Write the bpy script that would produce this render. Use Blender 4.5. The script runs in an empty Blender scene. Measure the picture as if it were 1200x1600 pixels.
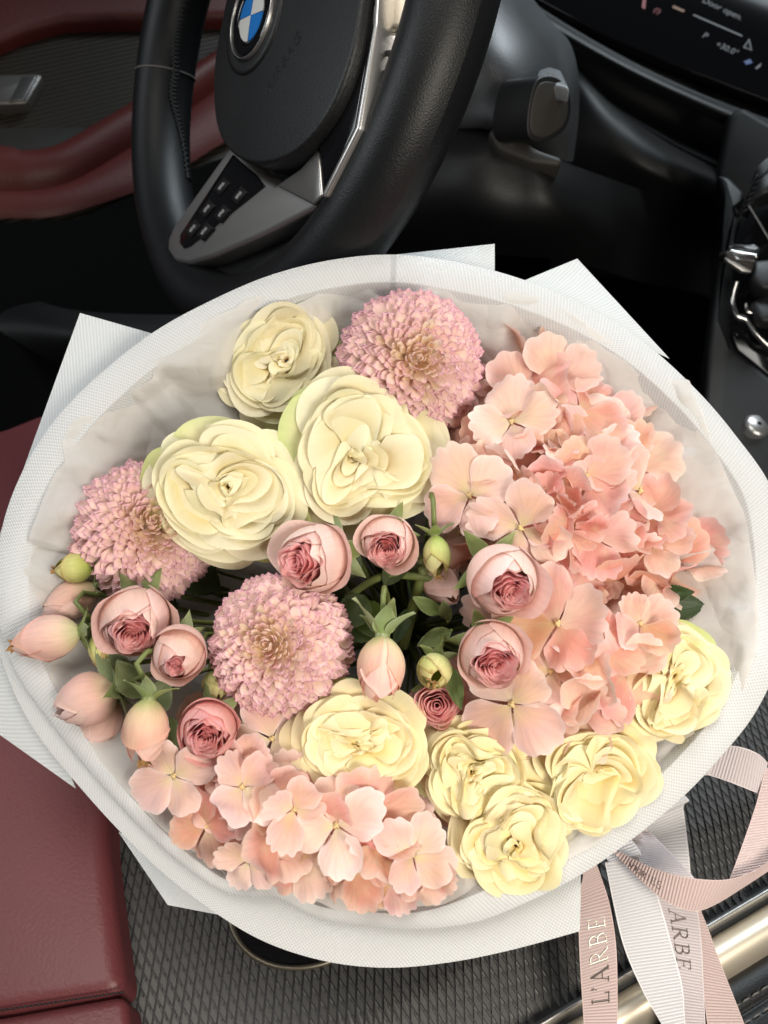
import bpy, bmesh, math, random
import numpy as np
from mathutils import Vector, Matrix

SC = bpy.context.scene
COL = SC.collection
PI = math.pi

# ------------------------------------------------------------------ camera
FPX = 1331.0                                   # focal length in pixels of the 1200 x 1600 photograph
PITCH = math.radians(50)
CAM = np.array([0.0, -0.30, 1.0])
FWD = np.array([0, math.cos(PITCH), -math.sin(PITCH)])
RGT = np.array([1.0, 0, 0])
UPV = np.array([0, math.sin(PITCH), math.cos(PITCH)])
cd = bpy.data.cameras.new('camera')
cd.sensor_fit = 'VERTICAL'; cd.sensor_height = 32.0; cd.sensor_width = 24.0
cd.lens = 32.0 * FPX / 1600.0
cd.clip_start = 0.01; cd.clip_end = 50
cd.dof.use_dof = True; cd.dof.focus_distance = 0.455; cd.dof.aperture_fstop = 9.0
cam = bpy.data.objects.new('camera', cd); COL.objects.link(cam)
cam.location = CAM; cam.rotation_euler = (PI/2 - PITCH, 0, 0)
SC.camera = cam

# ------------------------------------------------------------------ world and window light
SC.view_settings.view_transform = 'Standard'; SC.view_settings.look = 'None'
SC.view_settings.gamma = 1.0; SC.view_settings.exposure = 0.0
try: SC.view_settings.use_curve_mapping = False
except Exception: pass
W = bpy.data.worlds.new('World'); SC.world = W; W.use_nodes = True
bg = W.node_tree.nodes['Background']
bg.inputs[0].default_value = (0.80, 0.88, 1.0, 1); bg.inputs[1].default_value = 0.024
def area(name, loc, target, sx, sy, power, color, spread=180):
    l = bpy.data.lights.new(name, 'AREA'); l.shape = 'RECTANGLE'; l.size = sx; l.size_y = sy
    l.energy = power; l.color = color; l.spread = math.radians(spread)
    o = bpy.data.objects.new(name, l); COL.objects.link(o)
    o.location = loc
    o.rotation_euler = (Vector(target) - Vector(loc)).to_track_quat('-Z', 'Y').to_euler()
    return o
# daylight through the open passenger door, the windscreen, the driver's window and the glass roof
area('passenger_door_light', (0.45, -0.75, 1.15), (0.05, -0.06, 0.58), 0.45, 0.36, 2.2, (1.0, 0.925, 0.81), 76)
area('glass_roof_light', (-0.15, -0.05, 1.55), (0.0, -0.05, 0.6), 0.6, 0.6, 1.15, (1.0, 0.965, 0.90), 62)
area('windscreen_light', (0.55, 1.25, 1.75), (0.0, 0.15, 0.62), 1.0, 0.4, 4.2, (0.84, 0.94, 1.0), 70)
area('driver_window_light', (-1.15, 0.10, 1.25), (0.0, 0.0, 0.65), 0.6, 0.4, 1.2, (0.93, 0.97, 1.0), 90)
SC.cycles.max_bounces = 8; SC.cycles.diffuse_bounces = 4; SC.cycles.transmission_bounces = 4
SC.cycles.transparent_max_bounces = 8
SC.cycles.sample_clamp_indirect = 4.0

# ------------------------------------------------------------------ geometry helpers
def ray(px, py):
    return FWD + (px-600.0)/FPX*RGT - (py-800.0)/FPX*UPV
def P(px, py, depth):
    return CAM + ray(px, py)*depth
BEL = math.radians(62)
BN = np.array([0, -math.cos(BEL), math.sin(BEL)])           # bouquet faces up and a little towards the camera
BC = P(600, 950, 0.47)
BINDP = BC - 0.165*BN + np.array([0.02, 0, 0])                # where the stems are bound
def onplane(px, py, pt, n):
    r = ray(px, py); return CAM + r*(np.dot(np.array(pt)-CAM, n)/np.dot(r, n))
def bp(px, py, h=0.0):
    return onplane(px, py, BC + BN*h, BN)
def depth_of(p): return float(np.dot(np.array(p)-CAM, FWD))
def nz(v):
    v = np.array(v, float); return v/np.linalg.norm(v)

def prop(o, label=None, cat=None, group=None, kind=None):
    if label: o['label'] = label
    if cat: o['category'] = cat
    if group: o['group'] = group
    if kind: o['kind'] = kind
    return o
def link(o, parent=None):
    COL.objects.link(o)
    if parent is not None: o.parent = parent
    return o
def thing(name, label, cat, M=None, group=None):
    o = bpy.data.objects.new(name, None); o.empty_display_size = 0.01; COL.objects.link(o)
    if M is not None: o.matrix_world = M
    prop(o, label, cat, group); return o
def frame(loc, axis, roll=0.0, ref=None):
    z = nz(axis); ref = UPV if ref is None else ref
    y = ref - np.dot(ref, z)*z
    y = nz(y) if np.linalg.norm(y) > 1e-4 else nz(np.cross(z, RGT))
    x = np.cross(y, z)
    c, s = math.cos(roll), math.sin(roll)
    x2 = x*c + y*s; y2 = -x*s + y*c
    M = Matrix.Identity(4)
    for i in range(3):
        M[i][0] = x2[i]; M[i][1] = y2[i]; M[i][2] = z[i]; M[i][3] = loc[i]
    return M
def xf(M, pts):
    A = np.array(M); return pts @ A[:3, :3].T + A[:3, 3]

def mesh_from(name, V, F, mat=None, UV=None, smooth=True):
    me = bpy.data.meshes.new(name)
    V = np.asarray(V, np.float32); F = np.asarray(F, np.int32)
    me.from_pydata(V.tolist(), [], F.tolist()) if len(F) < 3 else None
    if len(F) >= 3:
        k = F.shape[1]
        me.vertices.add(len(V)); me.vertices.foreach_set('co', V.ravel())
        me.loops.add(F.size); me.loops.foreach_set('vertex_index', F.ravel())
        me.polygons.add(len(F)); me.polygons.foreach_set('loop_start', np.arange(0, F.size, k, dtype=np.int32))
        try: me.polygons.foreach_set('loop_total', np.full(len(F), k, np.int32))
        except Exception: pass
        me.update(calc_edges=True)
    if UV is not None:
        ul = me.uv_layers.new(name='UVMap')
        ul.data.foreach_set('uv', np.asarray(UV, np.float32)[F.ravel()].ravel())
    me.polygons.foreach_set('use_smooth', np.full(len(me.polygons), smooth))
    if mat: me.materials.append(mat)
    me.validate()
    return me
def grid_faces(n, m, cu=False, off=0):
    i = np.arange(n if cu else n-1); j = np.arange(m-1)
    I, J = np.meshgrid(i, j, indexing='ij'); I2 = (I+1) % n
    F = np.stack([I*m+J, I2*m+J, I2*m+J+1, I*m+J+1], -1).reshape(-1, 4) + off
    return F
def grid_mesh(name, Pn, mat, uv=None, cu=False, smooth=True):
    n, m, _ = Pn.shape
    if uv is None:
        uv = np.stack(np.meshgrid(np.linspace(0, 1, n), np.linspace(0, 1, m), indexing='ij'), -1)
    return mesh_from(name, Pn.reshape(-1, 3), grid_faces(n, m, cu), mat, uv.reshape(-1, 2), smooth)
def obj(name, me, parent=None, M=None):
    o = bpy.data.objects.new(name, me)
    if parent is not None: o.parent = parent
    if M is not None: o.matrix_local = M
    COL.objects.link(o); return o
class MB:
    """collects pieces of one part"""
    def __init__(s): s.V = []; s.F = []; s.n = 0; s.U = []
    def add(s, V, F, UV=None):
        V = np.asarray(V, float).reshape(-1, 3); s.V.append(V); s.F.append(np.asarray(F, int)+s.n); s.n += len(V)
        s.U.append(np.zeros((len(V), 2)) if UV is None else np.asarray(UV).reshape(-1, 2))
    def grid(s, Pn, cu=False, uv=None):
        n, m, _ = Pn.shape
        if uv is None: uv = np.stack(np.meshgrid(np.linspace(0, 1, n), np.linspace(0, 1, m), indexing='ij'), -1)
        s.add(Pn, grid_faces(n, m, cu), uv)
    def mesh(s, name, mat, smooth=True):
        return mesh_from(name, np.concatenate(s.V), np.concatenate(s.F), mat, np.concatenate(s.U), smooth)
def catmull(pts, n, closed=False):
    p = np.array(pts, float); k = len(p)
    segs = k if closed else k-1
    out = []
    for q in range(n):
        u = q/(n if closed else n-1)*segs; i = min(int(u), segs-1); f = u-i
        g = lambda a: p[a % k] if closed else p[min(max(a, 0), k-1)]
        a, b, c, d = g(i-1), g(i), g(i+1), g(i+2)
        out.append(0.5*((2*b)+(-a+c)*f+(2*a-5*b+4*c-d)*f*f+(-a+3*b-3*c+d)*f**3))
    return np.array(out)
def linear(pts, n, closed=False):
    p = np.array(pts, float)
    if closed: p = np.vstack([p, p[:1]])
    L = np.concatenate([[0], np.cumsum(np.linalg.norm(np.diff(p[:, :2], axis=0), axis=1))])
    t = np.linspace(0, L[-1], n, endpoint=not closed)
    return np.stack([np.interp(t, L, p[:, k]) for k in range(p.shape[1])], 1)
def arclen(pts, n):
    p = np.array(pts, float)
    L = np.concatenate([[0], np.cumsum(np.linalg.norm(np.diff(p, axis=0), axis=1))])
    t = np.linspace(0, L[-1], n)
    return np.stack([np.interp(t, L, p[:, k]) for k in range(p.shape[1])], 1)
def tube(path, rad, k=8, cap=True):
    """(n,k+?,3) grid round a path; rad scalar or list"""
    p = np.array(path, float); n = len(p)
    rad = np.full(n, rad) if np.isscalar(rad) else np.array(rad)
    T = np.gradient(p, axis=0); T /= np.linalg.norm(T, axis=1)[:, None]
    u = np.cross(T[0], [0.31, 0.2, 0.93]); u /= np.linalg.norm(u)
    rows = []
    for i in range(n):
        u = u - np.dot(u, T[i])*T[i]; u /= np.linalg.norm(u); v = np.cross(T[i], u)
        a = np.linspace(0, 2*PI, k, endpoint=False)
        rows.append(p[i] + rad[i]*(np.cos(a)[:, None]*u + np.sin(a)[:, None]*v))
    G = np.array(rows)                       # n,k,3
    return np.transpose(G, (1, 0, 2))        # closed in first index
def add_tube(mb, path, rad, k=8):
    p = np.array(path, float); r = np.full(len(p), rad) if np.isscalar(rad) else np.array(rad, float)
    p = np.vstack([p[:1]-1e-5*(p[1]-p[0]), p, p[-1:]+1e-5*(p[-1]-p[-2])]); r = np.concatenate([[1e-6], r, [1e-6]])
    mb.grid(tube(p, r, k), cu=True)
def fnoise(rng, k=3, lo=1.0, hi=4.0):
    """smooth random function of two variables, about -1..1"""
    A = rng.uniform(lo, hi, k)*rng.choice([-1, 1], k); B = rng.uniform(lo, hi, k); C = rng.uniform(0, 2*PI, k)
    return lambda x, y: sum(np.sin(a*x+b*y+c) for a, b, c in zip(A, B, C))/k**0.5
def slab(name, pts_w, nrm, thick, mat, parent=None, bevel=0.002, seg=3, smooth=True):
    """solid with the given planar outline, its front facing nrm, its depth behind it, edges rounded"""
    bm = bmesh.new()
    vs = [bm.verts.new(Vector(p)) for p in pts_w]
    f = bm.faces.new(vs); f.normal_update()
    if f.normal.dot(Vector(nrm)) < 0: f.normal_flip()
    ex = bmesh.ops.extrude_face_region(bm, geom=[f])
    nv = [e for e in ex['geom'] if isinstance(e, bmesh.types.BMVert)]
    for v in nv: v.co -= Vector(nrm)*thick
    bmesh.ops.recalc_face_normals(bm, faces=bm.faces)
    if bevel:
        es = [e for e in bm.edges]
        bmesh.ops.bevel(bm, geom=es, offset=bevel, segments=seg, affect='EDGES', profile=0.5, clamp_overlap=True)
    me = bpy.data.meshes.new(name); bm.to_mesh(me); bm.free()
    me.polygons.foreach_set('use_smooth', np.full(len(me.polygons), smooth))
    if smooth:
        try: me.set_sharp_from_angle(angle=math.radians(35))
        except Exception: pass
    me.materials.append(mat)
    return obj(name, me, parent)

# ------------------------------------------------------------------ materials
def new_mat(name):
    m = bpy.data.materials.new(name); m.use_nodes = True
    nt = m.node_tree; nt.nodes.clear()
    out = nt.nodes.new('ShaderNodeOutputMaterial')
    return m, nt, out
def N(nt, t, **kw):
    n = nt.nodes.new(t)
    for k, v in kw.items():
        if k.startswith('i_'):
            key = k[2:]; key = int(key) if key.isdigit() else key.replace('_', ' ')
            n.inputs[key].default_value = v
        else: setattr(n, k, v)
    return n
def L(nt, a, b): nt.links.new(a, b)
def math_node(nt, op, a, b=None, c=None):
    n = nt.nodes.new('ShaderNodeMath'); n.operation = op
    for i, v in enumerate((a, b, c)):
        if v is None: continue
        if isinstance(v, (int, float)): n.inputs[i].default_value = v
        else: L(nt, v, n.inputs[i])
    return n.outputs[0]
def ramp(nt, fac, stops):
    r = nt.nodes.new('ShaderNodeValToRGB'); L(nt, fac, r.inputs[0])
    e = r.color_ramp.elements
    while len(e) > 1: e.remove(e[0])
    e[0].position = stops[0][0]; e[0].color = (*stops[0][1], 1)
    for p, c in stops[1:]:
        q = e.new(p); q.color = (*c, 1)
    return r.outputs[0]
def mixc(nt, fac, a, b, mode='MIX'):
    n = nt.nodes.new('ShaderNodeMix'); n.data_type = 'RGBA'; n.blend_type = mode
    for sock, v in ((n.inputs[0], fac), (n.inputs[6], a), (n.inputs[7], b)):
        if isinstance(v, (int, float)): sock.default_value = v
        elif isinstance(v, tuple): sock.default_value = (*v, 1) if len(v) == 3 else v
        else: L(nt, v, sock)
    return n.outputs[2]
def plain(name, col, rough=0.5, metal=0.0, bump=None, spec=0.5, coat=0.0, var=0.0, scale=200.0, emit=None):
    """principled with a fine noise relief and a little tone variation"""
    m, nt, out = new_mat(name)
    b = N(nt, 'ShaderNodeBsdfPrincipled'); L(nt, b.outputs[0], out.inputs[0])
    b.inputs['Base Color'].default_value = (*col, 1); b.inputs['Roughness'].default_value = rough
    b.inputs['Metallic'].default_value = metal; b.inputs['Specular IOR Level'].default_value = spec
    b.inputs['Coat Weight'].default_value = coat
    tc = N(nt, 'ShaderNodeTexCoord')
    if var:
        n = N(nt, 'ShaderNodeTexNoise'); n.inputs['Scale'].default_value = 9.0; n.inputs['Detail'].default_value = 5
        L(nt, tc.outputs['Object'], n.inputs['Vector'])
        c = mixc(nt, n.outputs[0], tuple(x*(1-var) for x in col), tuple(min(1, x*(1+var)) for x in col))
        L(nt, c, b.inputs['Base Color'])
        r2 = math_node(nt, 'MULTIPLY_ADD', n.outputs[0], 0.25, rough-0.12); L(nt, r2, b.inputs['Roughness'])
    if bump:
        n = N(nt, 'ShaderNodeTexNoise'); n.inputs['Scale'].default_value = scale; n.inputs['Detail'].default_value = 4
        L(nt, tc.outputs['Object'], n.inputs['Vector'])
        bu = N(nt, 'ShaderNodeBump'); bu.inputs['Strength'].default_value = bump; bu.inputs['Distance'].default_value = 0.001
        L(nt, n.outputs[0], bu.inputs['Height']); L(nt, bu.outputs[0], b.inputs['Normal'])
    if emit:
        b.inputs['Emission Color'].default_value = (*emit[:3], 1); b.inputs['Emission Strength'].default_value = emit[3]
    return m
def petal_mat(name, stops, trans=0.35, var=0.10, huev=0.015, blotch=None, vein=0.25, edge=None, rough=0.55, bdist=0.0006, vamp=1.0):
    """petal: colour runs from base to tip along v; veins fan out from the base; thin, lets light through"""
    m, nt, out = new_mat(name)
    uv = N(nt, 'ShaderNodeTexCoord'); sep = N(nt, 'ShaderNodeSeparateXYZ'); L(nt, uv.outputs['UV'], sep.inputs[0])
    oi = N(nt, 'ShaderNodeObjectInfo')
    n1 = N(nt, 'ShaderNodeTexNoise'); n1.inputs['Scale'].default_value = 3.0; n1.inputs['Detail'].default_value = 4
    n1.noise_dimensions = '4D'; L(nt, uv.outputs['UV'], n1.inputs['Vector'])
    L(nt, math_node(nt, 'MULTIPLY', oi.outputs['Random'], 50.0), n1.inputs['W'])
    vv = math_node(nt, 'ADD', sep.outputs[1], math_node(nt, 'MULTIPLY_ADD', n1.outputs[0], 0.30, -0.15))
    col = ramp(nt, vv, stops)
    if edge:
        e = math_node(nt, 'ABSOLUTE', math_node(nt, 'MULTIPLY_ADD', sep.outputs[0], 2.0, -1.0))
        e = math_node(nt, 'MAXIMUM', math_node(nt, 'POWER', e, 8.0), math_node(nt, 'POWER', sep.outputs[1], 10.0))
        col = mixc(nt, math_node(nt, 'MULTIPLY', e, edge[3]), col, tuple(edge[:3]))
    if blotch:
        n3 = N(nt, 'ShaderNodeTexNoise'); n3.inputs['Scale'].default_value = 2.2; n3.inputs['Detail'].default_value = 2
        n3.noise_dimensions = '4D'; L(nt, uv.outputs['UV'], n3.inputs['Vector'])
        L(nt, math_node(nt, 'MULTIPLY_ADD', oi.outputs['Random'], 31.0, 7.0), n3.inputs['W'])
        f = N(nt, 'ShaderNodeMapRange'); f.inputs[1].default_value = 0.45; f.inputs[2].default_value = 0.75
        L(nt, n3.outputs[0], f.inputs[0])
        col = mixc(nt, math_node(nt, 'MULTIPLY', f.outputs[0], blotch[3]), col, tuple(blotch[:3]))
    mp = N(nt, 'ShaderNodeMapping'); mp.inputs['Scale'].default_value = (26, 2.2, 1); L(nt, uv.outputs['UV'], mp.inputs[0])
    n2 = N(nt, 'ShaderNodeTexNoise'); n2.inputs['Scale'].default_value = 1.0; n2.inputs['Detail'].default_value = 4
    L(nt, mp.outputs[0], n2.inputs['Vector'])
    vf = N(nt, 'ShaderNodeMapRange'); vf.inputs[1].default_value = 0.35; vf.inputs[2].default_value = 0.65
    vf.inputs[3].default_value = 1-0.06*vamp; vf.inputs[4].default_value = 1+0.04*vamp; L(nt, n2.outputs[0], vf.inputs[0])
    hs = N(nt, 'ShaderNodeHueSaturation'); L(nt, col, hs.inputs['Color'])
    L(nt, math_node(nt, 'MULTIPLY_ADD', oi.outputs['Random'], 2*huev, 0.5-huev), hs.inputs['Hue'])
    w = N(nt, 'ShaderNodeTexWhiteNoise'); w.noise_dimensions = '1D'; L(nt, oi.outputs['Random'], w.inputs['W'])
    L(nt, math_node(nt, 'MULTIPLY_ADD', w.outputs[0], var*2.2, 1.0-var*1.1), hs.inputs['Saturation'])
    L(nt, math_node(nt, 'MULTIPLY', math_node(nt, 'MULTIPLY_ADD', w.outputs[0], -var*0.6, 1.0+var*0.2), vf.outputs[0]), hs.inputs['Value'])
    bu = N(nt, 'ShaderNodeBump'); bu.inputs['Strength'].default_value = vein; bu.inputs['Distance'].default_value = bdist
    L(nt, n2.outputs[0], bu.inputs['Height'])
    b = N(nt, 'ShaderNodeBsdfPrincipled'); b.inputs['Roughness'].default_value = rough; b.inputs['Specular IOR Level'].default_value = 0.3
    b.inputs['Sheen Weight'].default_value = 0.08
    L(nt, hs.outputs[0], b.inputs['Base Color']); L(nt, bu.outputs[0], b.inputs['Normal'])
    t = N(nt, 'ShaderNodeBsdfTranslucent'); L(nt, hs.outputs[0], t.inputs['Color']); L(nt, bu.outputs[0], t.inputs['Normal'])
    mx = N(nt, 'ShaderNodeMixShader'); mx.inputs[0].default_value = trans
    L(nt, b.outputs[0], mx.inputs[1]); L(nt, t.outputs[0], mx.inputs[2]); L(nt, mx.outputs[0], out.inputs[0])
    return m

# ================================================================== car interior
M_blk = plain('black_plastic', (0.0045, 0.0045, 0.005), 0.50, spec=0.38, bump=0.25, scale=900, var=0.15)
M_blk2 = plain('dark_grey_plastic', (0.0075, 0.008, 0.009), 0.46, bump=0.25, scale=900, var=0.12)
M_gloss = plain('piano_black', (0.006, 0.006, 0.007), 0.09, var=0.0)
M_leatherb = plain('black_leather', (0.0065, 0.0072, 0.0085), 0.42, spec=0.36, bump=0.25, scale=1100, var=0.12)
M_red = plain('dark_red_leather', (0.135, 0.032, 0.036), 0.46, bump=0.35, scale=420, var=0.10)
M_reddoor = plain('red_door_leather', (0.105, 0.016, 0.013), 0.52, bump=0.4, scale=300, var=0.12)
M_silver = plain('satin_aluminium', (0.50, 0.49, 0.48), 0.34, metal=0.85, bump=0.05, scale=600)
M_chrome = plain('bright_metal', (0.72, 0.70, 0.68), 0.16, metal=1.0)
M_strip = plain('brushed_metal_warm_lit', (0.90, 0.80, 0.64), 0.45, metal=0.75, bump=0.04, scale=500)  # gold tint puts the warm reflection into the metal's own colour
M_carpet = plain('black_carpet', (0.0025, 0.0025, 0.0025), 0.95, spec=0.08, bump=0.8, scale=800)
M_thread = plain('grey_thread', (0.16, 0.15, 0.14), 0.7)
M_threadd = plain('dark_thread', (0.015, 0.017, 0.018), 0.6)
M_groove = plain('trim_groove', (0.004, 0.005, 0.006), 0.5)
M_facet = plain('trim_facet', (0.066, 0.064, 0.063), 0.42, metal=0.1, bump=0.08, scale=700, var=0.08)
M_white = plain('printed_white', (0.26, 0.26, 0.26), 0.5)
M_blue = plain('emblem_blue', (0.02, 0.20, 0.62), 0.25, coat=0.4)
M_ewhite = plain('emblem_white', (0.72, 0.72, 0.70), 0.25, coat=0.4)
M_scr = plain('screen_white', (0.05, 0.05, 0.05), 0.4, emit=(0.55, 0.58, 0.65, 0.10))
M_scrred = plain('screen_red', (0.05, 0.0, 0.0), 0.4, emit=(0.8, 0.02, 0.02, 0.16))
M_scrblue = plain('screen_blue', (0.0, 0.01, 0.05), 0.4, emit=(0.05, 0.2, 0.8, 0.15))
M_bronze = plain('warm_grey_plastic', (0.028, 0.025, 0.022), 0.6, bump=0.1, scale=600)
def insert_mat():
    m, nt, out = new_mat('ribbed_insert')
    tc = N(nt, 'ShaderNodeTexCoord'); w = N(nt, 'ShaderNodeTexWave'); w.wave_type = 'BANDS'; w.bands_direction = 'Z'
    w.inputs['Scale'].default_value = 120; w.inputs['Distortion'].default_value = 0.2; L(nt, tc.outputs['Object'], w.inputs['Vector'])
    b = N(nt, 'ShaderNodeBsdfPrincipled'); b.inputs['Roughness'].default_value = 0.55
    L(nt, mixc(nt, w.outputs[0], (0.020, 0.015, 0.010), (0.030, 0.023, 0.016)), b.inputs['Base Color'])
    bu = N(nt, 'ShaderNodeBump'); bu.inputs['Strength'].default_value = 0.5; bu.inputs['Distance'].default_value = 0.002
    L(nt, w.outputs[0], bu.inputs['Height']); L(nt, bu.outputs[0], b.inputs['Normal']); L(nt, b.outputs[0], out.inputs[0])
    return m
M_insert = insert_mat()
M_cover = plain('column_lit_plastic', (0.036, 0.038, 0.041), 0.40, bump=0.25, scale=900, var=0.1)  # paler than the other plastics: the windscreen highlight is put into its colour

def patch(name, ctrl, mat, parent=None, thick=0.012, n=28, m=28):
    """molded panel: smooth surface through a grid of points, with a body behind it"""
    c = np.array([[P(*q) for q in r] for r in ctrl])
    A = np.array([catmull(r, m) for r in c]); S = np.array([catmull(A[:, j], n) for j in range(m)]).transpose(1, 0, 2)
    nr = np.cross(np.gradient(S, axis=0), np.gradient(S, axis=1)); nr /= np.linalg.norm(nr, axis=2)[..., None]+1e-12
    if np.dot(nr[n//2, m//2], CAM - S[n//2, m//2]) < 0: nr = -nr
    B = S - nr*thick
    o = np.zeros(3) if parent is None else np.array(parent.matrix_world.translation)
    mb = MB(); mb.grid(S-o); mb.grid(B[::-1]-o)
    for a, b in ((S[0], B[0]), (S[-1], B[-1]), (S[:, 0], B[:, 0]), (S[:, -1], B[:, -1])): mb.grid(np.stack([a, b], 1)-o)
    return obj(name, mb.mesh(name, mat), parent)
def flat(name, px, pt, nrm, thick, mat, parent, bevel=0.002, lift=0.0, seg=3):
    """solid panel whose front lies in the plane (pt, nrm)"""
    nrm = nz(nrm); o = np.array(parent.matrix_world.translation) if parent is not None else np.zeros(3)
    pts = [onplane(x, y, np.array(pt)+nrm*lift, nrm)-o for x, y in px]
    return slab(name, pts, nrm, thick, mat, parent, bevel, seg)
def bar(name, pxs, depths, r, mat, parent, k=10):
    o = np.array(parent.matrix_world.translation)
    pts = catmull([P(x, y, d)-o for (x, y), d in zip(pxs, depths)], 40)
    mb = MB(); add_tube(mb, pts, r, k); return obj(name, mb.mesh(name, mat), parent)
def text_mesh(name, txt, size, mat, parent, M, ext=0.0002, space=1.0):
    cu = bpy.data.curves.new(name, 'FONT'); cu.body = txt; cu.size = size; cu.extrude = ext; cu.align_x = 'CENTER'; cu.align_y = 'CENTER'; cu.space_character = space
    to = bpy.data.objects.new(name, cu); COL.objects.link(to)
    me = bpy.data.meshes.new_from_object(to.evaluated_get(bpy.context.evaluated_depsgraph_get()))
    bpy.data.objects.remove(to); bpy.data.curves.remove(cu)
    me.materials.clear(); me.materials.append(mat)
    o = obj(name, me, parent, M); return o
def plane_frame(px, py, pt, nrm, xdir_px, lift, parent):
    """frame lying on a plane with its x axis along a picture direction"""
    nrm = nz(nrm); a = onplane(px, py, np.array(pt)+nrm*lift, nrm); b = onplane(px+xdir_px[0], py+xdir_px[1], np.array(pt)+nrm*lift, nrm)
    x = nz(b-a); y = np.cross(nrm, x); M = Matrix.Identity(4); o = np.array(parent.matrix_world.translation)
    for i in range(3): M[i][0] = x[i]; M[i][1] = y[i]; M[i][2] = nrm[i]; M[i][3] = a[i]-o[i]
    return M

# floor of the car
fl = mesh_from('car_floor', [(-1.6, -1.2, -.05), (1.6, -1.2, -.05), (1.6, 2.2, -.05), (-1.6, 2.2, -.05)], [(0, 1, 2, 3)], M_carpet)
obj('car_floor', fl)['kind'] = 'structure'
# dark footwell walls: bulkhead under the dashboard and the body side below the door
bk = mesh_from('footwell_wall', [(-1.6, 1.7, -.05), (1.6, 1.7, -.05), (1.6, 1.7, 1.2), (-1.6, 1.7, 1.2)], [(0, 1, 2, 3)], M_carpet)
obj('footwell_wall', bk)['kind'] = 'structure'

# ------------------------------------------------------------------ centre console
ZC = 0.413
UPZ = np.array([0, 0, 1.0])
con = thing('centre_console', 'centre console with faceted dark grey trim and metal edge strip under the bouquet', 'console', Matrix.Translation((0, -0.1, ZC)))
CO = np.array([0, -0.1, ZC])
sa = onplane(840, 1612, (0, 0, ZC), UPZ); sb = onplane(1235, 1378, (0, 0, ZC), UPZ)
E1 = nz(sb-sa); E2 = np.array([-E1[1], E1[0], 0])          # E2 points away from the strip, over the trim
def cpt(a, b, z=0.0): return sa + E1*a + E2*b + UPZ*z
# the panel bows gently: high in the middle, falling towards the strip
def bow(b): return 0.004*math.sin(min(1, max(0, b/0.12))*PI/2) - 0.012*max(0, 0.05-b)/0.05
pg = [[cpt(a, b, bow(b)-0.0012) for b in np.linspace(-0.004, 0.40, 26)] for a in np.linspace(-0.42, 0.34, 8)]
pgn = np.array(pg)
mb = MB(); mb.grid(pgn-CO); mb.grid((pgn-UPZ*0.03)[::-1]-CO)
for a, b in ((pgn[0], pgn[0]-UPZ*.03), (pgn[-1], pgn[-1]-UPZ*.03), (pgn[:, 0], pgn[:, 0]-UPZ*.03), (pgn[:, -1], pgn[:, -1]-UPZ*.03)): mb.grid(np.stack([a, b], 1)-CO)
obj('trim_panel', mb.mesh('trim_panel', M_groove), con)
# facets: each cell of the lattice is a little pressed cube of three faces
o0 = onplane(500, 1560, (0, 0, ZC), UPZ)
d1 = (onplane(501.5, 1533, (0, 0, ZC), UPZ)-o0)*0.9; d2 = (onplane(514.5, 1583, (0, 0, ZC), UPZ)-o0)*0.9
VF, FF = [], []
def facet(p, u0, u1, v0, v1, dz):
    base = len(VF)
    q = [p+d1*u0+d2*v0, p+d1*u1+d2*v0, p+d1*u1+d2*v1, p+d1*u0+d2*v1]
    zz = [bow(float(np.dot(a-sa, E2))) for a in q]
    for a, z_, s_ in zip(q, zz, (1, -1, -1, 1)): VF.append(a + UPZ*(z_-0.0002+dz*s_))
    for a, z_ in zip(q, zz): VF.append(a + UPZ*(z_-0.0016))
    FF.append([base, base+1, base+2, base+3])
    for i in range(4): FF.append([base+i, base+4+i, base+4+(i+1) % 4, base+(i+1) % 4])
for i in range(-84, 85):
    for j in range(-84, 85):
        p = o0 + d1*i + d2*j
        a, b = np.dot(p-sa, E1), np.dot(p-sa, E2)
        if not (-0.36 < a < 0.33 and 0.008 < b < 0.33): continue
        facet(p, .065, .70, .125, .875, .00022); facet(p, .73, .935, .125, .49, -.0001); facet(p, .73, .935, .545, .875, .0001)
FFn = np.array([f if np.dot(np.cross(np.array(VF[f[1]])-VF[f[0]], np.array(VF[f[2]])-VF[f[0]]), UPZ) > -1e-12 else f[::-1] for f in FF])
fo = obj('facet_pattern', mesh_from('facet_pattern', np.array(VF)-CO, FFn, M_facet, None, False), con); fo['kind'] = 'stuff'
# metal strip with a rounded back, grey lip beside it
def strip(name, b0, b1, z0, hgt, mat, a0=-0.42, a1=0.34):
    rows = []
    for a in np.linspace(a0, a1, 30):
        r = []
        for k in np.linspace(0, 1, 13):
            r.append(cpt(a, b0+(b1-b0)*k, z0 + hgt*math.sin(PI*k)**0.6))
        rows.append(r)
    mb = MB(); mb.grid(np.array(rows)-CO); return obj(name, mb.mesh(name, mat), con)
strip('metal_strip', -0.027, -0.001, -0.022, 0.017, M_strip)
strip('grey_lip', -0.001, 0.006, -0.020, 0.019, M_silver)
# black padded side below the strip with two stitched seams
rows = [[cpt(a, b, z) for b, z in ((-0.027, -0.022), (-0.031, -0.019), (-0.038, -0.0175), (-0.0445, -0.019), (-0.046, -0.022), (-0.0475, -0.019), (-0.053, -0.0175), (-0.078, -0.018), (-0.12, -0.022), (-0.17, -0.04))] for a in np.linspace(-0.42, 0.34, 20)]
mb = MB(); mb.grid(np.array(rows)-CO); obj('side_padding', mb.mesh('side_padding', M_leatherb), con)
mb = MB()
for bb in (-0.041, -0.0505):
    for a in np.arange(-0.3, 0.32, 0.0075):
        add_tube(mb, [cpt(a, bb, -.0172)-CO, cpt(a+.0026, bb+.0002, -.0164)-CO, cpt(a+0.0052, bb, -.0172)-CO], 0.0005, 5)
so = obj('stitching', mb.mesh('stitching', M_thread), con); so['kind'] = 'stuff'
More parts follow.
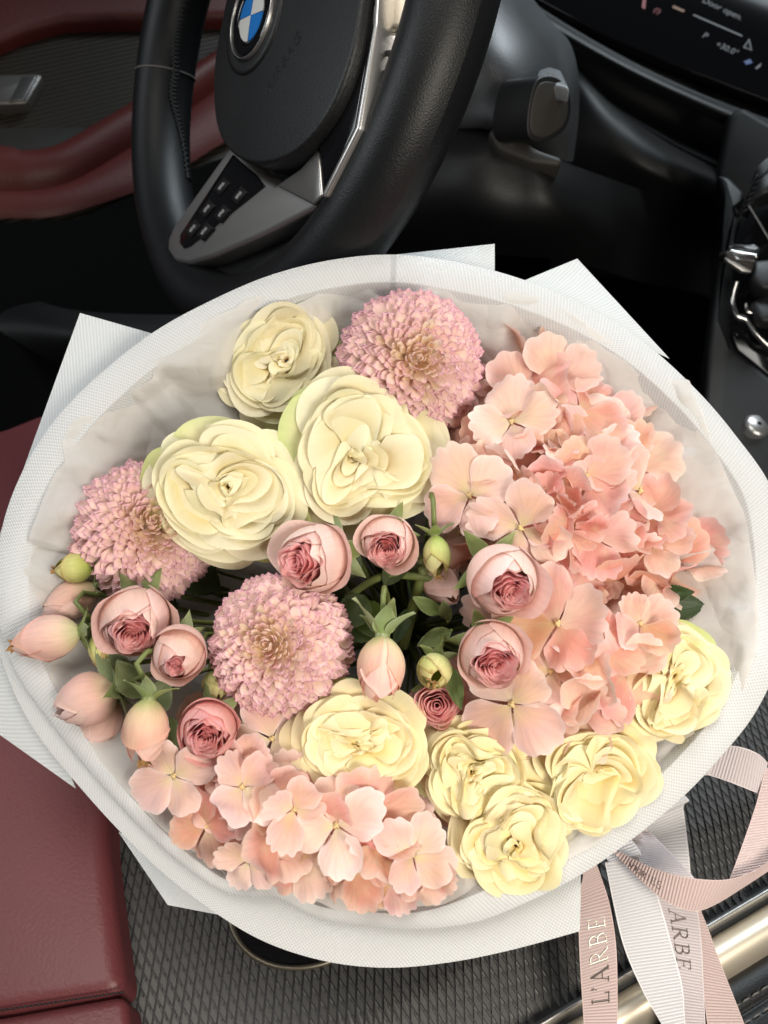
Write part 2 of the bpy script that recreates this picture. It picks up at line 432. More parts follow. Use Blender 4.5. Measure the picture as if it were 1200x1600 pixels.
# cup holder: oval metal ring with a dark well
cc = onplane(492, 1392, (0, 0, ZC), UPZ); th = np.linspace(0, 2*PI, 64, endpoint=False)
ring = np.array([cc + 0.056*math.cos(t)*E1 + 0.044*math.sin(t)*E2 + UPZ*0.0045 for t in th])
mb = MB(); mb.grid(tube(np.vstack([ring, ring[:1]])-CO, 0.0018, 8), cu=True); obj('cup_holder_ring', mb.mesh('cup_holder_ring', plain('olive_metal', (0.20, 0.175, 0.135), 0.35, metal=0.8)), con)
mb = MB(); mb.grid(np.array([[cc + (r*math.cos(t)*E1*1.22 + r*math.sin(t)*E2*0.96) + UPZ*0.0042 for t in np.append(th, th[:1])] for r in (0.001, 0.0465)])-CO)
obj('cup_holder_well', mb.mesh('cup_holder_well', M_gloss), con)

# ------------------------------------------------------------------ driver's seat
zs = 0.452
seat = thing('driver_seat', 'dark red leather driver seat with a stitched seam, at the left edge', 'car seat', Matrix.Translation((-0.35, 0.0, zs)))
flat('seat_cushion', [(-160, 700), (0, 668), (70, 640), (150, 700), (190, 900), (175, 1150), (166, 1300), (178, 1410), (197, 1552), (0, 1587), (-160, 1600)], (0, 0, zs), UPZ, 0.26, M_red, seat, 0.011, seg=6)
flat('seat_front_edge', [(197, 1554), (203, 1598), (212, 1720), (-160, 1760), (-160, 1602), (0, 1589)], (0, 0, zs), UPZ, 0.26, M_red, seat, 0.006, lift=-0.001, seg=5)
so_ = np.array(seat.matrix_world.translation); mb = MB()
for k in range(34):
    t0 = k/34; a = onplane(-60+255*t0, 1588-38*t0, (0, 0, zs-.0005), UPZ)-so_; b = onplane(-60+255*(t0+.02), 1588-38*(t0+.02), (0, 0, zs-.0005), UPZ)-so_
    add_tube(mb, [a, 0.5*(a+b)+UPZ*0.0008, b], 0.0006, 5)
x = obj('seam_stitches', mb.mesh('seam_stitches', M_threadd), seat); x['kind'] = 'stuff'

# ------------------------------------------------------------------ driver's door
dd = 1.06
DN = nz(-FWD + 0.22*RGT + 0.35*UPV); DP = P(150, 150, dd)
door = thing('car_door', 'inside of the driver door with red leather armrest and dark ribbed insert, upper left', 'car door', Matrix.Translation(Vector(DP)))
flat('door_insert', [(-200, -60), (760, -60), (760, 420), (-200, 420)], DP, DN, 0.03, M_insert, door, 0.003)
flat('upper_trim', [(-200, -160), (760, -160), (760, 18), (420, 22), (180, 26), (100, 28), (40, 44), (-10, 66), (-80, 90), (-200, 110)], DP, DN, 0.04, M_reddoor, door, 0.012, lift=0.022, seg=5)
def band(name, up, lo, mat, n=60, bulge=0.03, lift=0.01):
    a, b = catmull(up, n), catmull(lo, n); rows = []
    for i in range(n):
        r = []
        for k in np.linspace(0, 1, 12):
            q = a[i]+(b[i]-a[i])*k
            r.append(onplane(q[0], q[1], DP, DN) + DN*(lift+bulge*math.sin(PI*min(1, max(0, k)))**0.7) - DP)
        rows.append(r)
    mb = MB(); mb.grid(np.array(rows)); return obj(name, mb.mesh(name, mat), door)
band('armrest', [(-200, 240), (0, 238), (40, 246), (90, 238), (150, 205), (205, 172), (270, 135), (335, 92), (420, 40), (560, -40)],
     [(-200, 312), (0, 308), (60, 306), (120, 290), (205, 240), (270, 200), (335, 152), (420, 95), (560, 10)], M_reddoor, bulge=0.020)
band('armrest_lower', [(-200, 311), (0, 307), (60, 305), (120, 289), (205, 239), (270, 199), (335, 151), (420, 94), (560, 9)],
     [(-200, 352), (0, 350), (80, 348), (150, 330), (230, 300), (300, 262), (335, 240), (420, 190), (560, 90)], M_reddoor, bulge=0.009)
flat('door_bottom', [(-200, 356), (120, 340), (330, 250), (760, 120), (760, 700), (-200, 700)], DP, DN, 0.03, M_carpet, door, 0.004, lift=0.012)
flat('door_pocket', [(-200, 200), (150, 198), (205, 176), (100, 240), (40, 246), (-200, 240)], DP, DN, 0.008, plain('pocket_grey', (0.028, 0.026, 0.022), 0.5), door, 0.002, lift=0.006)
sw = flat('door_switch', [(-60, 117), (62, 114), (66, 120), (42, 160), (-60, 164)], DP, DN, 0.02, plain('dark_aluminium', (0.20, 0.19, 0.18), 0.4, metal=0.7), door, 0.005, lift=0.018)
flat('switch_key', [(34, 119), (58, 118), (38, 156), (14, 158)], DP, DN, 0.004, plain('dark_aluminium_key', (0.16, 0.155, 0.15), 0.35, metal=0.7), door, 0.0015, lift=0.0215)
# sill below the door: a faint curved edge
sill = thing('door_sill', 'dark curved sill plate low behind the steering wheel, left of the bouquet', 'door sill', Matrix.Translation(Vector(P(100, 480, .95))))
patch('sill_plate', [[(-120, 455, .96), (20, 462, .95), (120, 485, .93), (260, 492, .92), (420, 490, .92)], [(-120, 520, .93), (20, 520, .92), (120, 530, .90), (260, 536, .90), (420, 530, .9)], [(-120, 640, .97), (20, 640, .97), (120, 640, .97), (260, 640, .97), (420, 640, .97)]], M_blk, sill, 0.02)

# ------------------------------------------------------------------ steering wheel
WC = np.array([-0.0711, 0.3135, 0.7723]); WN = nz([-0.781, -0.372, 0.501]); WR = 0.185
wu = nz(np.cross(WN, UPZ)); wv = np.cross(WN, wu)
wheel = thing('steering_wheel', 'black leather steering wheel with satin metal spoke and round emblem', 'steering wheel', Matrix.Translation(Vector(WC)))
def wpt(t, m, rr=None):
    rad = math.cos(t)*wu + math.sin(t)*wv; r = 0.0228 if rr is None else rr
    return WC + WR*rad + r*(math.cos(m)*rad*0.98 + math.sin(m)*WN*1.06)
Gw = np.array([[wpt(t, m) for m in np.linspace(0, 2*PI, 28, endpoint=True)] for t in np.linspace(0, 2*PI, 160, endpoint=False)]) - WC
obj('rim', grid_mesh('rim', Gw, M_leatherb, cu=True), wheel)
def topx(p):
    d = p-CAM; z = d@FWD; return 600+FPX*(d@RGT)/z, 800-FPX*(d@UPV)/z
def on_rim(x, y):
    best = None
    for t in np.linspace(0, 2*PI, 361):
        for m in np.linspace(0, 2*PI, 49):
            p = wpt(t, m)
            rad = math.cos(t)*wu + math.sin(t)*wv
            if np.dot(math.cos(m)*rad+math.sin(m)*WN, CAM-p) < 0: continue
            q = topx(p); e = (q[0]-x)**2+(q[1]-y)**2
            if best is None or e < best[0]: best = (e, t, m)
    return best[1:]
sp_ = [(289, -10), (283, 30), (277, 70), (273, 110), (274, 150), (280, 190), (288, 235), (295, 280)]
tm = np.array([on_rim(*q) for q in sp_]); tm[:, 0] = np.unwrap(tm[:, 0]); tm[:, 1] = np.unwrap(tm[:, 1])
mb = MB(); tms = catmull(tm, 46)
for k in range(45):
    t, m = tms[k]; t2, m2 = tms[k+1]
    for a, b in ((-0.16, 0.12), (0.12, -0.16)):
        add_tube(mb, [wpt(t, m+a, .0232)-WC, wpt((t+t2)/2, m+(a+b)/2, .0239)-WC, wpt(t2, m2+b, .0232)-WC], 0.0007, 5)
x = obj('rim_stitching', mb.mesh('rim_stitching', M_threadd), wheel); x['kind'] = 'stuff'
tseam = on_rim(262, 104)[0]
obj('rim_seam', (lambda G_: (lambda mb: (mb.grid(tube(G_, 0.0007, 6), cu=True), mb.mesh('rim_seam', M_thread))[1])(MB()))(np.array([wpt(tseam+0.012*math.sin(m), m, .0231)-WC for m in np.linspace(0, 2*PI, 50)])), wheel)
hp = WC + WN*0.030
def wflat(name, px, lift, thick, mat, bevel=0.002, parent=wheel, seg=3): return flat(name, px, WC+WN*0.02, WN, thick, mat, parent, bevel, lift, seg)
hubpx = [tuple(q) for q in catmull([(362, -40), (344, 40), (334, 100), (333, 160), (340, 205), (358, 236), (388, 254), (424, 254), (462, 236), (500, 196), (528, 145), (549, 85), (562, 20), (568, -50), (545, -120), (450, -150), (388, -110)], 64, True)]
wflat('airbag_cover', hubpx, 0.012, 0.05, M_blk2, 0.009, seg=6)
# emblem: dark ring, blue and white quarters
em = np.array(onplane(395, 25, WC+WN*0.0332, WN)); eM = plane_frame(395, 25, WC+WN*0.0332, WN, (6, -40), 0, wheel)
def ringd(r0, r1, z0, z1, n=48):
    th = np.linspace(0, 2*PI, n, endpoint=False)
    prof = [(r0, z0), (r0, z1), (r0+(r1-r0)*.3, z1+.0006), (r1-(r1-r0)*.3, z1+.0006), (r1, z1), (r1, z0)]
    return np.array([[(r*math.cos(t), r*math.sin(t), z) for r, z in prof] for t in th])
eo = thing('x', None, None); bpy.data.objects.remove(eo)
ES = 0.0152
mb = MB(); mb.grid(ringd(ES*1.0, ES*1.62, -0.002, 0.0012), cu=True); emb = obj('emblem', mb.mesh('emblem', M_gloss), wheel, eM)
mb = MB(); mb.grid(ringd(ES*1.62, ES*1.67, -0.002, 0.0016), cu=True); obj('chrome_ring', mb.mesh('chrome_ring', M_silver), emb)
mb = MB(); mb.grid(ringd(ES*1.68, ES*2.25, -0.004, -0.0002), cu=True); obj('emblem_seat', mb.mesh('emblem_seat', M_blk2), emb)
for k in range(4):
    rows = [[(r*math.cos(t), r*math.sin(t), 0.0010+0.0004*(1-(r/ES)**2)) for r in (0.0002, ES*.5, ES*.99)] for t in np.linspace(k*PI/2+.02, (k+1)*PI/2-.02, 14)]
    mb = MB(); mb.grid(np.array(rows)); q = np.array(rows)-[0, 0, .0012]; mb.grid(q[::-1])
    mb.grid(np.stack([np.array(rows)[:, -1], q[:, -1]], 1)); o = obj('emblem_quarter', mb.mesh('emblem_quarter', M_blue if k % 2 == 0 else M_ewhite), emb); o['label'] = 'blue quarter of the round emblem' if k % 2 == 0 else 'white quarter of the round emblem'
text_mesh('airbag_lettering', 'AIRBAG', 0.0105, M_blk2, wheel, plane_frame(443, 98, WC+WN*0.0321, WN, (20, -34), 0, wheel), 0.0002, 1.15)
# left spoke: satin metal frame, black key panel
wflat('spoke_frame', [(261, 392), (262, 372), (272, 350), (360, 226), (368, 228), (372, 238), (398, 270), (430, 288), (470, 262), (496, 232), (504, 308), (488, 328), (400, 372), (330, 402), (292, 412), (272, 408)], 0.0, 0.022, M_silver, 0.004, seg=4)
kp = wflat('key_panel', [(280, 380), (281, 366), (363, 241), (372, 250), (400, 276), (412, 290), (350, 340), (296, 384), (286, 388)], 0.0016, 0.008, M_gloss, 0.001)
for cxk, cyk in ((300, 358), (322, 327), (345, 292), (318, 362), (345, 334), (372, 306)):
    k = flat('key', [(cxk-13, cyk+4), (cxk+4, cyk-17), (cxk+14, cyk-6), (cxk-3, cyk+14)], WC+WN*0.0228, WN, 0.003, M_blk, wheel, 0.0008)
    for dx, dy, l_ in ((-3, 2, 9), (2, -4, 6)):
        o = flat('key_symbol', [(cxk+dx-2, cyk+dy+1), (cxk+dx+l_*.45-2, cyk+dy-l_*.6), (cxk+dx+l_*.45+1, cyk+dy-l_*.6+2), (cxk+dx+1, cyk+dy+3)], WC+WN*0.0231, WN, 0.0004, M_white, wheel, 0); o.parent = k; o.matrix_parent_inverse = Matrix.Identity(4)
# facets of the metal where the spoke meets the hub
wflat('spoke_facet', [(430, 290), (470, 262), (497, 231), (503, 306), (488, 320)], 0.0022, 0.006, plain('satin_aluminium_dark', (0.34, 0.33, 0.32), 0.3, metal=0.85), 0.0015)
# lower spoke: piano black wedge with a bright metal edge, and the pale metal web beside it
wflat('lower_panel', [(572, -60), (590, -60), (584, 40), (556, 200), (505, 300), (497, 226), (535, 150), (556, 80)], 0.004, 0.02, M_gloss, 0.002)
wflat('edge_trim', [(588, -60), (594, -60), (588, 40), (561, 200), (508, 306), (503, 308), (503, 300), (554, 198), (582, 40)], 0.007, 0.016, M_silver, 0.0015)
wflat('spoke_web', [(584, 48), (640, 50), (640, 130), (590, 200), (556, 204)], -0.002, 0.014, M_chrome, 0.0025)
wflat('spoke_upper_web', [(590, -60), (680, -60), (660, 44), (585, 46)], -0.004, 0.014, M_strip, 0.003)  # gold light falling on this web is put into its metal tint
wflat('web_opening', [(594, 78), (640, 76), (612, 92), (596, 84)], -0.0012, 0.008, M_gloss, 0.0008)
wflat('web_opening', [(590, 108), (620, 112), (600, 140), (584, 160)], -0.0012, 0.008, M_gloss, 0.0008)
wflat('spoke_back', [(300, 415), (400, 376), (492, 330), (506, 312), (560, 300), (520, 440), (330, 470)], -0.016, 0.016, M_blk, 0.004)

# ------------------------------------------------------------------ steering column cover and stalk
colm = thing('steering_column_cover', 'dark grey steering column cover behind the wheel, split by a seam', 'column cover', Matrix.Translation(Vector(P(800, 150, .74))))
patch('upper_cover', [[(600, -70, .86), (690, -90, .80), (770, -60, .80), (800, -40, .86), (812, -30, .92)],
                      [(620, 60, .76), (730, 10, .72), (800, 8, .73), (840, 18, .79), (856, 28, .88)],
                      [(640, 130, .74), (740, 90, .69), (810, 70, .695), (868, 62, .75), (890, 66, .85)],
                      [(650, 180, .745), (750, 160, .695), (820, 150, .69), (884, 126, .73), (904, 122, .80)],
                      [(660, 206, .76), (745, 200, .71), (800, 205, .70), (884, 190, .725), (904, 186, .79)],
                      [(664, 196, .80), (742, 196, .75), (790, 210, .74), (880, 250, .745), (896, 250, .78)]], M_cover, colm, 0.012, 40, 40)
patch('lower_cover', [[(600, 176, .775), (740, 198, .722), (790, 212, .712), (880, 252, .730), (1000, 296, .90), (1110, 340, 1.0)],
                      [(600, 240, .77), (720, 250, .71), (800, 262, .705), (890, 300, .725), (1000, 336, .90), (1110, 370, 1.0)],
                      [(600, 330, .78), (700, 330, .735), (800, 345, .725), (900, 350, .745), (1000, 380, .92), (1110, 410, 1.0)],
                      [(590, 400, .84), (690, 395, .82), (800, 400, .81), (900, 410, .82), (1000, 440, .95), (1110, 460, 1.02)]], M_blk, colm, 0.012, 30, 30)
stalk = thing('wiper_stalk', 'rounded dark grey control stalk end with a flat face, on the steering column', 'stalk', Matrix.Translation(Vector(P(845, 165, .655))))
so2 = np.array(stalk.matrix_world.translation)
SN = nz(-FWD + 0.75*RGT - 0.42*UPV)
face = [tuple(q) for q in catmull([(828, 216), (824, 190), (830, 150), (842, 122), (868, 120), (888, 138), (893, 170), (886, 198), (868, 215), (846, 223)], 40, True)]
flat('stalk_body', face, P(858, 172, .655), SN, 0.040, M_blk2, stalk, 0.005, seg=5)
flat('stalk_face', [(858+(x-858)*.86, 174+(y-174)*.84) for x, y in face], P(858, 172, .655), SN, 0.003, M_bronze, stalk, 0.0012, lift=0.0008)
for k in range(5):
    y = 140+k*14
    flat('ridge', [(808-k*1.2, y), (813-k*1.2, y-2), (813-k*1.2, y+6), (808-k*1.2, y+8)], P(812, 172, .668), nz(-FWD-0.8*RGT), 0.006, M_blk, stalk, 0.001)
flat('stalk_cap', [(834, 136), (842, 108), (858, 103), (878, 109), (891, 138), (866, 131)], P(860, 122, .66), nz(-FWD+UPV*1.1), 0.012, M_silver if False else plain('cap_grey', (0.16, 0.17, 0.18), 0.35), stalk, 0.003)
text_mesh('stalk_symbol', '= =', 0.006, M_white, stalk, plane_frame(862, 115, P(860, 122, .66), nz(-FWD+UPV*1.1), (10, 3), 0.0004, stalk))
flat('stalk_socket', [(762, 205), (775, 195), (800, 205), (840, 232), (880, 246), (876, 258), (830, 252), (780, 232)], P(820, 230, .70), nz(-FWD+.2*UPV), 0.03, M_bronze, stalk, 0.004, lift=0.004)

# ------------------------------------------------------------------ dashboard
dash = thing('dashboard', 'black dashboard with a soft crease, running to the upper right', 'dashboard', Matrix.Translation(Vector(P(1000, 150, .95))))
patch('lower_panel', [[(700, -120, 1.10), (800, -60, 1.06), (920, 10, 1.02), (1060, 80, .99), (1180, 140, .97), (1300, 200, .95)],
                      [(760, -20, 1.06), (850, 30, 1.02), (960, 80, 1.00), (1080, 130, .985), (1140, 160, .96), (1300, 260, .94)],
                      [(820, 60, 1.02), (890, 100, 1.00), (960, 160, 1.0), (1040, 200, 1.0), (1096, 230, .98), (1250, 300, .95)],
                      [(860, 130, .96), (908, 128, .925), (965, 175, .91), (1030, 225, .905), (1085, 256, .91), (1240, 330, .94)],
                      [(880, 190, .93), (930, 200, .90), (990, 240, .89), (1040, 270, .895), (1080, 290, .91), (1230, 360, .95)],
                      [(880, 270, .95), (930, 280, .93), (1000, 300, .92), (1050, 320, .93), (1090, 340, .95), (1220, 420, 1.0)],
                      [(860, 420, 1.05), (930, 430, 1.05), (1000, 440, 1.05), (1050, 450, 1.05), (1090, 460, 1.05), (1220, 500, 1.1)]], M_blk, dash, 0.015, 48, 48)
flat('corner_block', [(1135, 178), (1160, 163), (1230, 205), (1300, 260), (1280, 420), (1190, 400), (1128, 330), (1118, 270)], P(1170, 230, .90), nz(-FWD-.35*RGT+.05*UPV), 0.05, M_blk, dash, 0.008, seg=5)
patch('top_edge', [[(740, -60, 1.0), (860, 22, .975), (980, 92, .95), (1100, 148, .93), (1240, 200, .92)], [(740, -40, .99), (860, 40, .965), (980, 108, .94), (1100, 164, .92), (1240, 222, .91)], [(745, -25, 1.0), (862, 54, .98), (978, 122, .955), (1090, 176, .94), (1240, 240, .93)]], M_blk2, dash, 0.01, 14, 40)
# display: glossy black glass with glowing signs
scrN = nz(-FWD - 0.15*RGT + 0.25*UPV); scrP = P(1080, 40, .96)
disp = thing('instrument_display', 'glossy black instrument display with faint white and red signs, upper right corner', 'display', Matrix.Translation(Vector(scrP)))
flat('display_glass', [(760, -120), (1320, -120), (1320, 208), (1200, 158), (1080, 112), (960, 62), (840, -2)], scrP, scrN, 0.012, M_gloss, disp, 0.002)
TD = (34, 16)
def stext(name, t, px, py, size, mat, lift=0.0004): return text_mesh(name, t, size, mat, disp, plane_frame(px, py, scrP, scrN, TD, lift, disp), 0.00005)
stext('display_text', 'Door open.', 1129, 14, 0.0105, M_scr); stext('display_text', 'P', 1102, 56, 0.0105, M_scr)
stext('display_text', '+30.0°', 1136, 76, 0.0100, M_scr)
flat('display_line', [(1083, 24), (1084, 22), (1160, 55), (1159, 57)], scrP, scrN, 0.0002, M_scr, disp, 0, lift=0.0004)
flat('warning_triangle', [(1161, 74), (1171, 60), (1175, 79)], scrP, scrN, 0.0002, M_scr, disp, 0, lift=0.0004)
flat('warning_triangle_fill', [(1164, 73), (1170, 64), (1173, 77)], scrP, scrN, 0.0002, M_gloss, disp, 0, lift=0.0006)
flat('red_sign', [(1005, -8), (1010, -6), (1008, 14), (1003, 12)], scrP, scrN, 0.0002, M_scrred, disp, 0, lift=0.0004)
stext('red_sign', '(!)', 1027, 17, 0.009, M_scrred)
flat('amber_sign', [(1052, 8), (1070, 16), (1068, 19), (1051, 12)], scrP, scrN, 0.0002, plain('screen_amber', (0.05, 0.02, 0), .4, emit=(0.8, .35, .1, .15)), disp, 0, lift=0.0004)
flat('blue_sign', [(1162, 96), (1172, 92), (1176, 98), (1166, 101)], scrP, scrN, 0.0002, M_scrblue, disp, 0, lift=0.0004)
flat('display_tick', [(1180, 106), (1190, 98), (1188, 104), (1182, 108)], scrP, scrN, 0.0002, M_scr, disp, 0, lift=0.0004)

# ------------------------------------------------------------------ gear console at the right edge
gN = nz(-FWD - 0.25*RGT + 0.30*UPV); gP = P(1150, 450, .80)
gear = thing('gear_console', 'black console with gear selector, glossy recess and knurled knob, right edge', 'console', Matrix.Translation(Vector(gP)))
flat('side_rail', [(1120, 268), (1142, 276), (1166, 300), (1150, 360), (1136, 440), (1132, 500), (1150, 545), (1220, 600), (1220, 900), (1090, 900), (1098, 640), (1106, 540), (1120, 430), (1138, 330)], gP, gN, 0.06, M_blk2, gear, 0.008, seg=5)
flat('gloss_recess', [(1166, 320), (1240, 300), (1240, 620), (1150, 548), (1130, 500), (1134, 440), (1148, 370)], gP, gN, 0.03, M_gloss, gear, 0.003, lift=-0.006)
kn = patch('knit_trim', [[(1160, 330, .80), (1175, 280, .79), (1195, 250, .79), (1260, 210, .80)], [(1152, 332, .79), (1180, 306, .775), (1210, 290, .77), (1270, 260, .78)], [(1150, 342, .80), (1180, 326, .79), (1220, 318, .79), (1280, 310, .8)]], M_blk2, gear, 0.01, 16, 16)
mb = MB()
for k in range(9):
    a = [(1158+k*9, 332-k*6), (1168+k*9, 300-k*5), (1184+k*9, 272-k*6)]
    add_tube(mb, catmull([P(x, y, .779)-gP for x, y in a], 8), 0.0006, 5)
for k in range(7):
    a = [(1156+k*4, 334-k*9), (1190+k*4, 314-k*9), (1230+k*4, 296-k*9)]
    add_tube(mb, catmull([P(x, y, .778)-gP for x, y in a], 8), 0.0006, 5)
x = obj('knit_threads', mb.mesh('knit_threads', M_blk), gear); x['kind'] = 'stuff'
bar('bright_edge', [(1170, 322), (1186, 348), (1206, 382)], [.775, .774, .774], 0.0009, M_silver, gear)
flat('selector_top', [(1136, 386), (1146, 380), (1166, 382), (1180, 381), (1188, 388), (1185, 399), (1160, 395), (1140, 391)], P(1160, 390, .76), nz(-FWD+1.2*UPV), 0.008, M_chrome, gear, 0.002)
flat('selector_side', [(1134, 391), (1184, 400), (1178, 424), (1134, 404)], P(1160, 405, .76), nz(-FWD-.2*UPV), 0.02, M_bronze, gear, 0.003)
flat('selector_under', [(1133, 402), (1176, 421), (1174, 426), (1160, 424), (1136, 408)], P(1160, 415, .757), nz(-FWD), 0.006, M_silver, gear, 0.001)
flat('selector_base', [(1178, 405), (1230, 400), (1230, 455), (1190, 448), (1174, 432)], P(1200, 430, .765), nz(-FWD+.4*UPV), 0.02, M_blk2, gear, 0.005)
bar('recess_reflection', [(1152, 440), (1146, 462), (1146, 480), (1152, 494), (1166, 500), (1180, 520), (1205, 545)], [.772]*7, 0.0026, M_chrome, gear)  # bright bar drawn in place of a curved chrome reflection
bar('recess_glint', [(1166, 474), (1168, 486), (1178, 490)], [.772]*3, 0.0018, M_chrome, gear)  # second, shorter reflection modelled as a bright bar
flat('recess_button', [(1172, 470), (1230, 440), (1230, 500), (1190, 500)], P(1200, 470, .768), nz(-FWD+.5*UPV), 0.015, M_blk2, gear, 0.005)
bar('lower_edge', [(1124, 592), (1136, 586), (1160, 606), (1210, 650)], [.785]*4, 0.002, M_blk, gear)
kx = P(1172, 678, .77)-gP
kr = nz(-FWD+.6*UPV+0.2*RGT); kM = frame(kx, kr)
th = np.linspace(0, 2*PI, 96, endpoint=False)
prof = [(0.002, .016), (.009, .0158), (.0115, .0135), (.012, .012), (.012, -.012)]
G = np.array([[((r+(0.0004 if (i % 4) < 2 and q >= 3 else 0))*math.cos(t), (r+(0.0004 if (i % 4) < 2 and q >= 3 else 0))*math.sin(t), z) for q, (r, z) in enumerate(prof)] for i, t in enumerate(th)])
mb = MB(); mb.grid(G, cu=True); obj('knurled_knob', mb.mesh('knurled_knob', M_silver), gear, kM)

# ================================================================== wrapping
def weave_mat(name, col, period=0.0018, trans=0.22, contrast=0.16, tint=None, rough=0.6):
    """woven mesh paper: little dimples in staggered rows"""
    m, nt, out = new_mat(name)
    tc = N(nt, 'ShaderNodeTexCoord'); sep = N(nt, 'ShaderNodeSeparateXYZ'); L(nt, tc.outputs['UV'], sep.inputs[0])
    k = 2*PI/period
    u = math_node(nt, 'MULTIPLY', sep.outputs[0], k); v = math_node(nt, 'MULTIPLY', sep.outputs[1], k)
    a = math_node(nt, 'SINE', math_node(nt, 'ADD', u, math_node(nt, 'MULTIPLY', v, 0.5)))
    b = math_node(nt, 'SINE', v)
    h = math_node(nt, 'MULTIPLY_ADD', math_node(nt, 'MULTIPLY', a, b), 0.5, 0.5)
    n = N(nt, 'ShaderNodeTexNoise'); n.inputs['Scale'].default_value = 14; n.inputs['Detail'].default_value = 4
    L(nt, tc.outputs['Object'], n.inputs['Vector'])
    c = mixc(nt, math_node(nt, 'MULTIPLY', h, 1.0), tuple(x*(1-contrast) for x in col), col)
    c = mixc(nt, math_node(nt, 'MULTIPLY', n.outputs[0], 0.10), c, tint or (0.70, 0.70, 0.69))
    bu = N(nt, 'ShaderNodeBump'); bu.inputs['Strength'].default_value = 0.55; bu.inputs['Distance'].default_value = 0.0005
    L(nt, h, bu.inputs['Height'])
    p = N(nt, 'ShaderNodeBsdfPrincipled'); p.inputs['Roughness'].default_value = rough; p.inputs['Specular IOR Level'].default_value = 0.35
    L(nt, c, p.inputs['Base Color']); L(nt, bu.outputs[0], p.inputs['Normal'])
    t = N(nt, 'ShaderNodeBsdfTranslucent'); L(nt, c, t.inputs['Color'])
    mx = N(nt, 'ShaderNodeMixShader'); mx.inputs[0].default_value = trans
    L(nt, p.outputs[0], mx.inputs[1]); L(nt, t.outputs[0], mx.inputs[2]); L(nt, mx.outputs[0], out.inputs[0])
    return m
M_wrap = weave_mat('white_mesh_paper', (0.79, 0.80, 0.81), period=0.0019, contrast=0.24)
M_wrap2 = weave_mat('white_mesh_paper_outer', (0.78, 0.81, 0.83), period=0.0021, contrast=0.26, trans=0.12)
def tissue_mat():
    m, nt, out = new_mat('tissue_paper')
    tc = N(nt, 'ShaderNodeTexCoord')
    n = N(nt, 'ShaderNodeTexVoronoi'); n.inputs['Scale'].default_value = 48; n.feature = 'DISTANCE_TO_EDGE'
    nw = N(nt, 'ShaderNodeTexNoise'); nw.inputs['Scale'].default_value = 20; nw.inputs['Detail'].default_value = 3
    L(nt, tc.outputs['Object'], nw.inputs['Vector'])
    wv = mixc(nt, 0.06, tc.outputs['Object'], nw.outputs['Color'], 'ADD')
    L(nt, wv, n.inputs['Vector'])
    n2 = N(nt, 'ShaderNodeTexNoise'); n2.inputs['Scale'].default_value = 60; n2.inputs['Detail'].default_value = 6; n2.noise_type = 'RIDGED_MULTIFRACTAL'
    L(nt, tc.outputs['Object'], n2.inputs['Vector'])
    h = None
    for sc_, k_ in ((20, 1.0), (34, 0.5), (64, 0.16)):          # long creases where a noise field crosses its middle value
        q_ = N(nt, 'ShaderNodeTexNoise'); q_.inputs['Scale'].default_value = sc_; q_.inputs['Detail'].default_value = 1.0
        L(nt, wv, q_.inputs['Vector'])
        v_ = math_node(nt, 'MULTIPLY', math_node(nt, 'ABSOLUTE', math_node(nt, 'SUBTRACT', q_.outputs[0], 0.5)), k_*2.2)
        h = v_ if h is None else math_node(nt, 'ADD', h, v_)
    bu = N(nt, 'ShaderNodeBump'); bu.inputs['Strength'].default_value = 0.8; bu.inputs['Distance'].default_value = 0.006
    L(nt, h, bu.inputs['Height'])
    p = N(nt, 'ShaderNodeBsdfPrincipled'); p.inputs['Base Color'].default_value = (0.86, 0.84, 0.82, 1)
    p.inputs['Roughness'].default_value = 0.5; p.inputs['Specular IOR Level'].default_value = 0.3; L(nt, bu.outputs[0], p.inputs['Normal'])
    t = N(nt, 'ShaderNodeBsdfTranslucent'); t.inputs['Color'].default_value = (0.9, 0.87, 0.83, 1); L(nt, bu.outputs[0], t.inputs['Normal'])
    tr = N(nt, 'ShaderNodeBsdfTransparent'); tr.inputs['Color'].default_value = (0.96, 0.95, 0.94, 1)
    mx = N(nt, 'ShaderNodeMixShader'); mx.inputs[0].default_value = 0.55
    L(nt, p.outputs[0], mx.inputs[1]); L(nt, t.outputs[0], mx.inputs[2])
    m2 = N(nt, 'ShaderNodeMixShader'); m2.inputs[0].default_value = 0.10
    L(nt, mx.outputs[0], m2.inputs[1]); L(nt, tr.outputs[0], m2.inputs[2]); L(nt, m2.outputs[0], out.inputs[0])
    return m
M_tissue = tissue_mat()

HR = 0.028                                        # height of the rim above the bouquet plane
wrap = thing('flower_wrapping', 'white woven mesh paper cone wrapped round the whole bouquet, with a wide hemmed rim', 'wrapping paper', Matrix.Translation(Vector(BINDP)))
WO = np.array(BINDP)
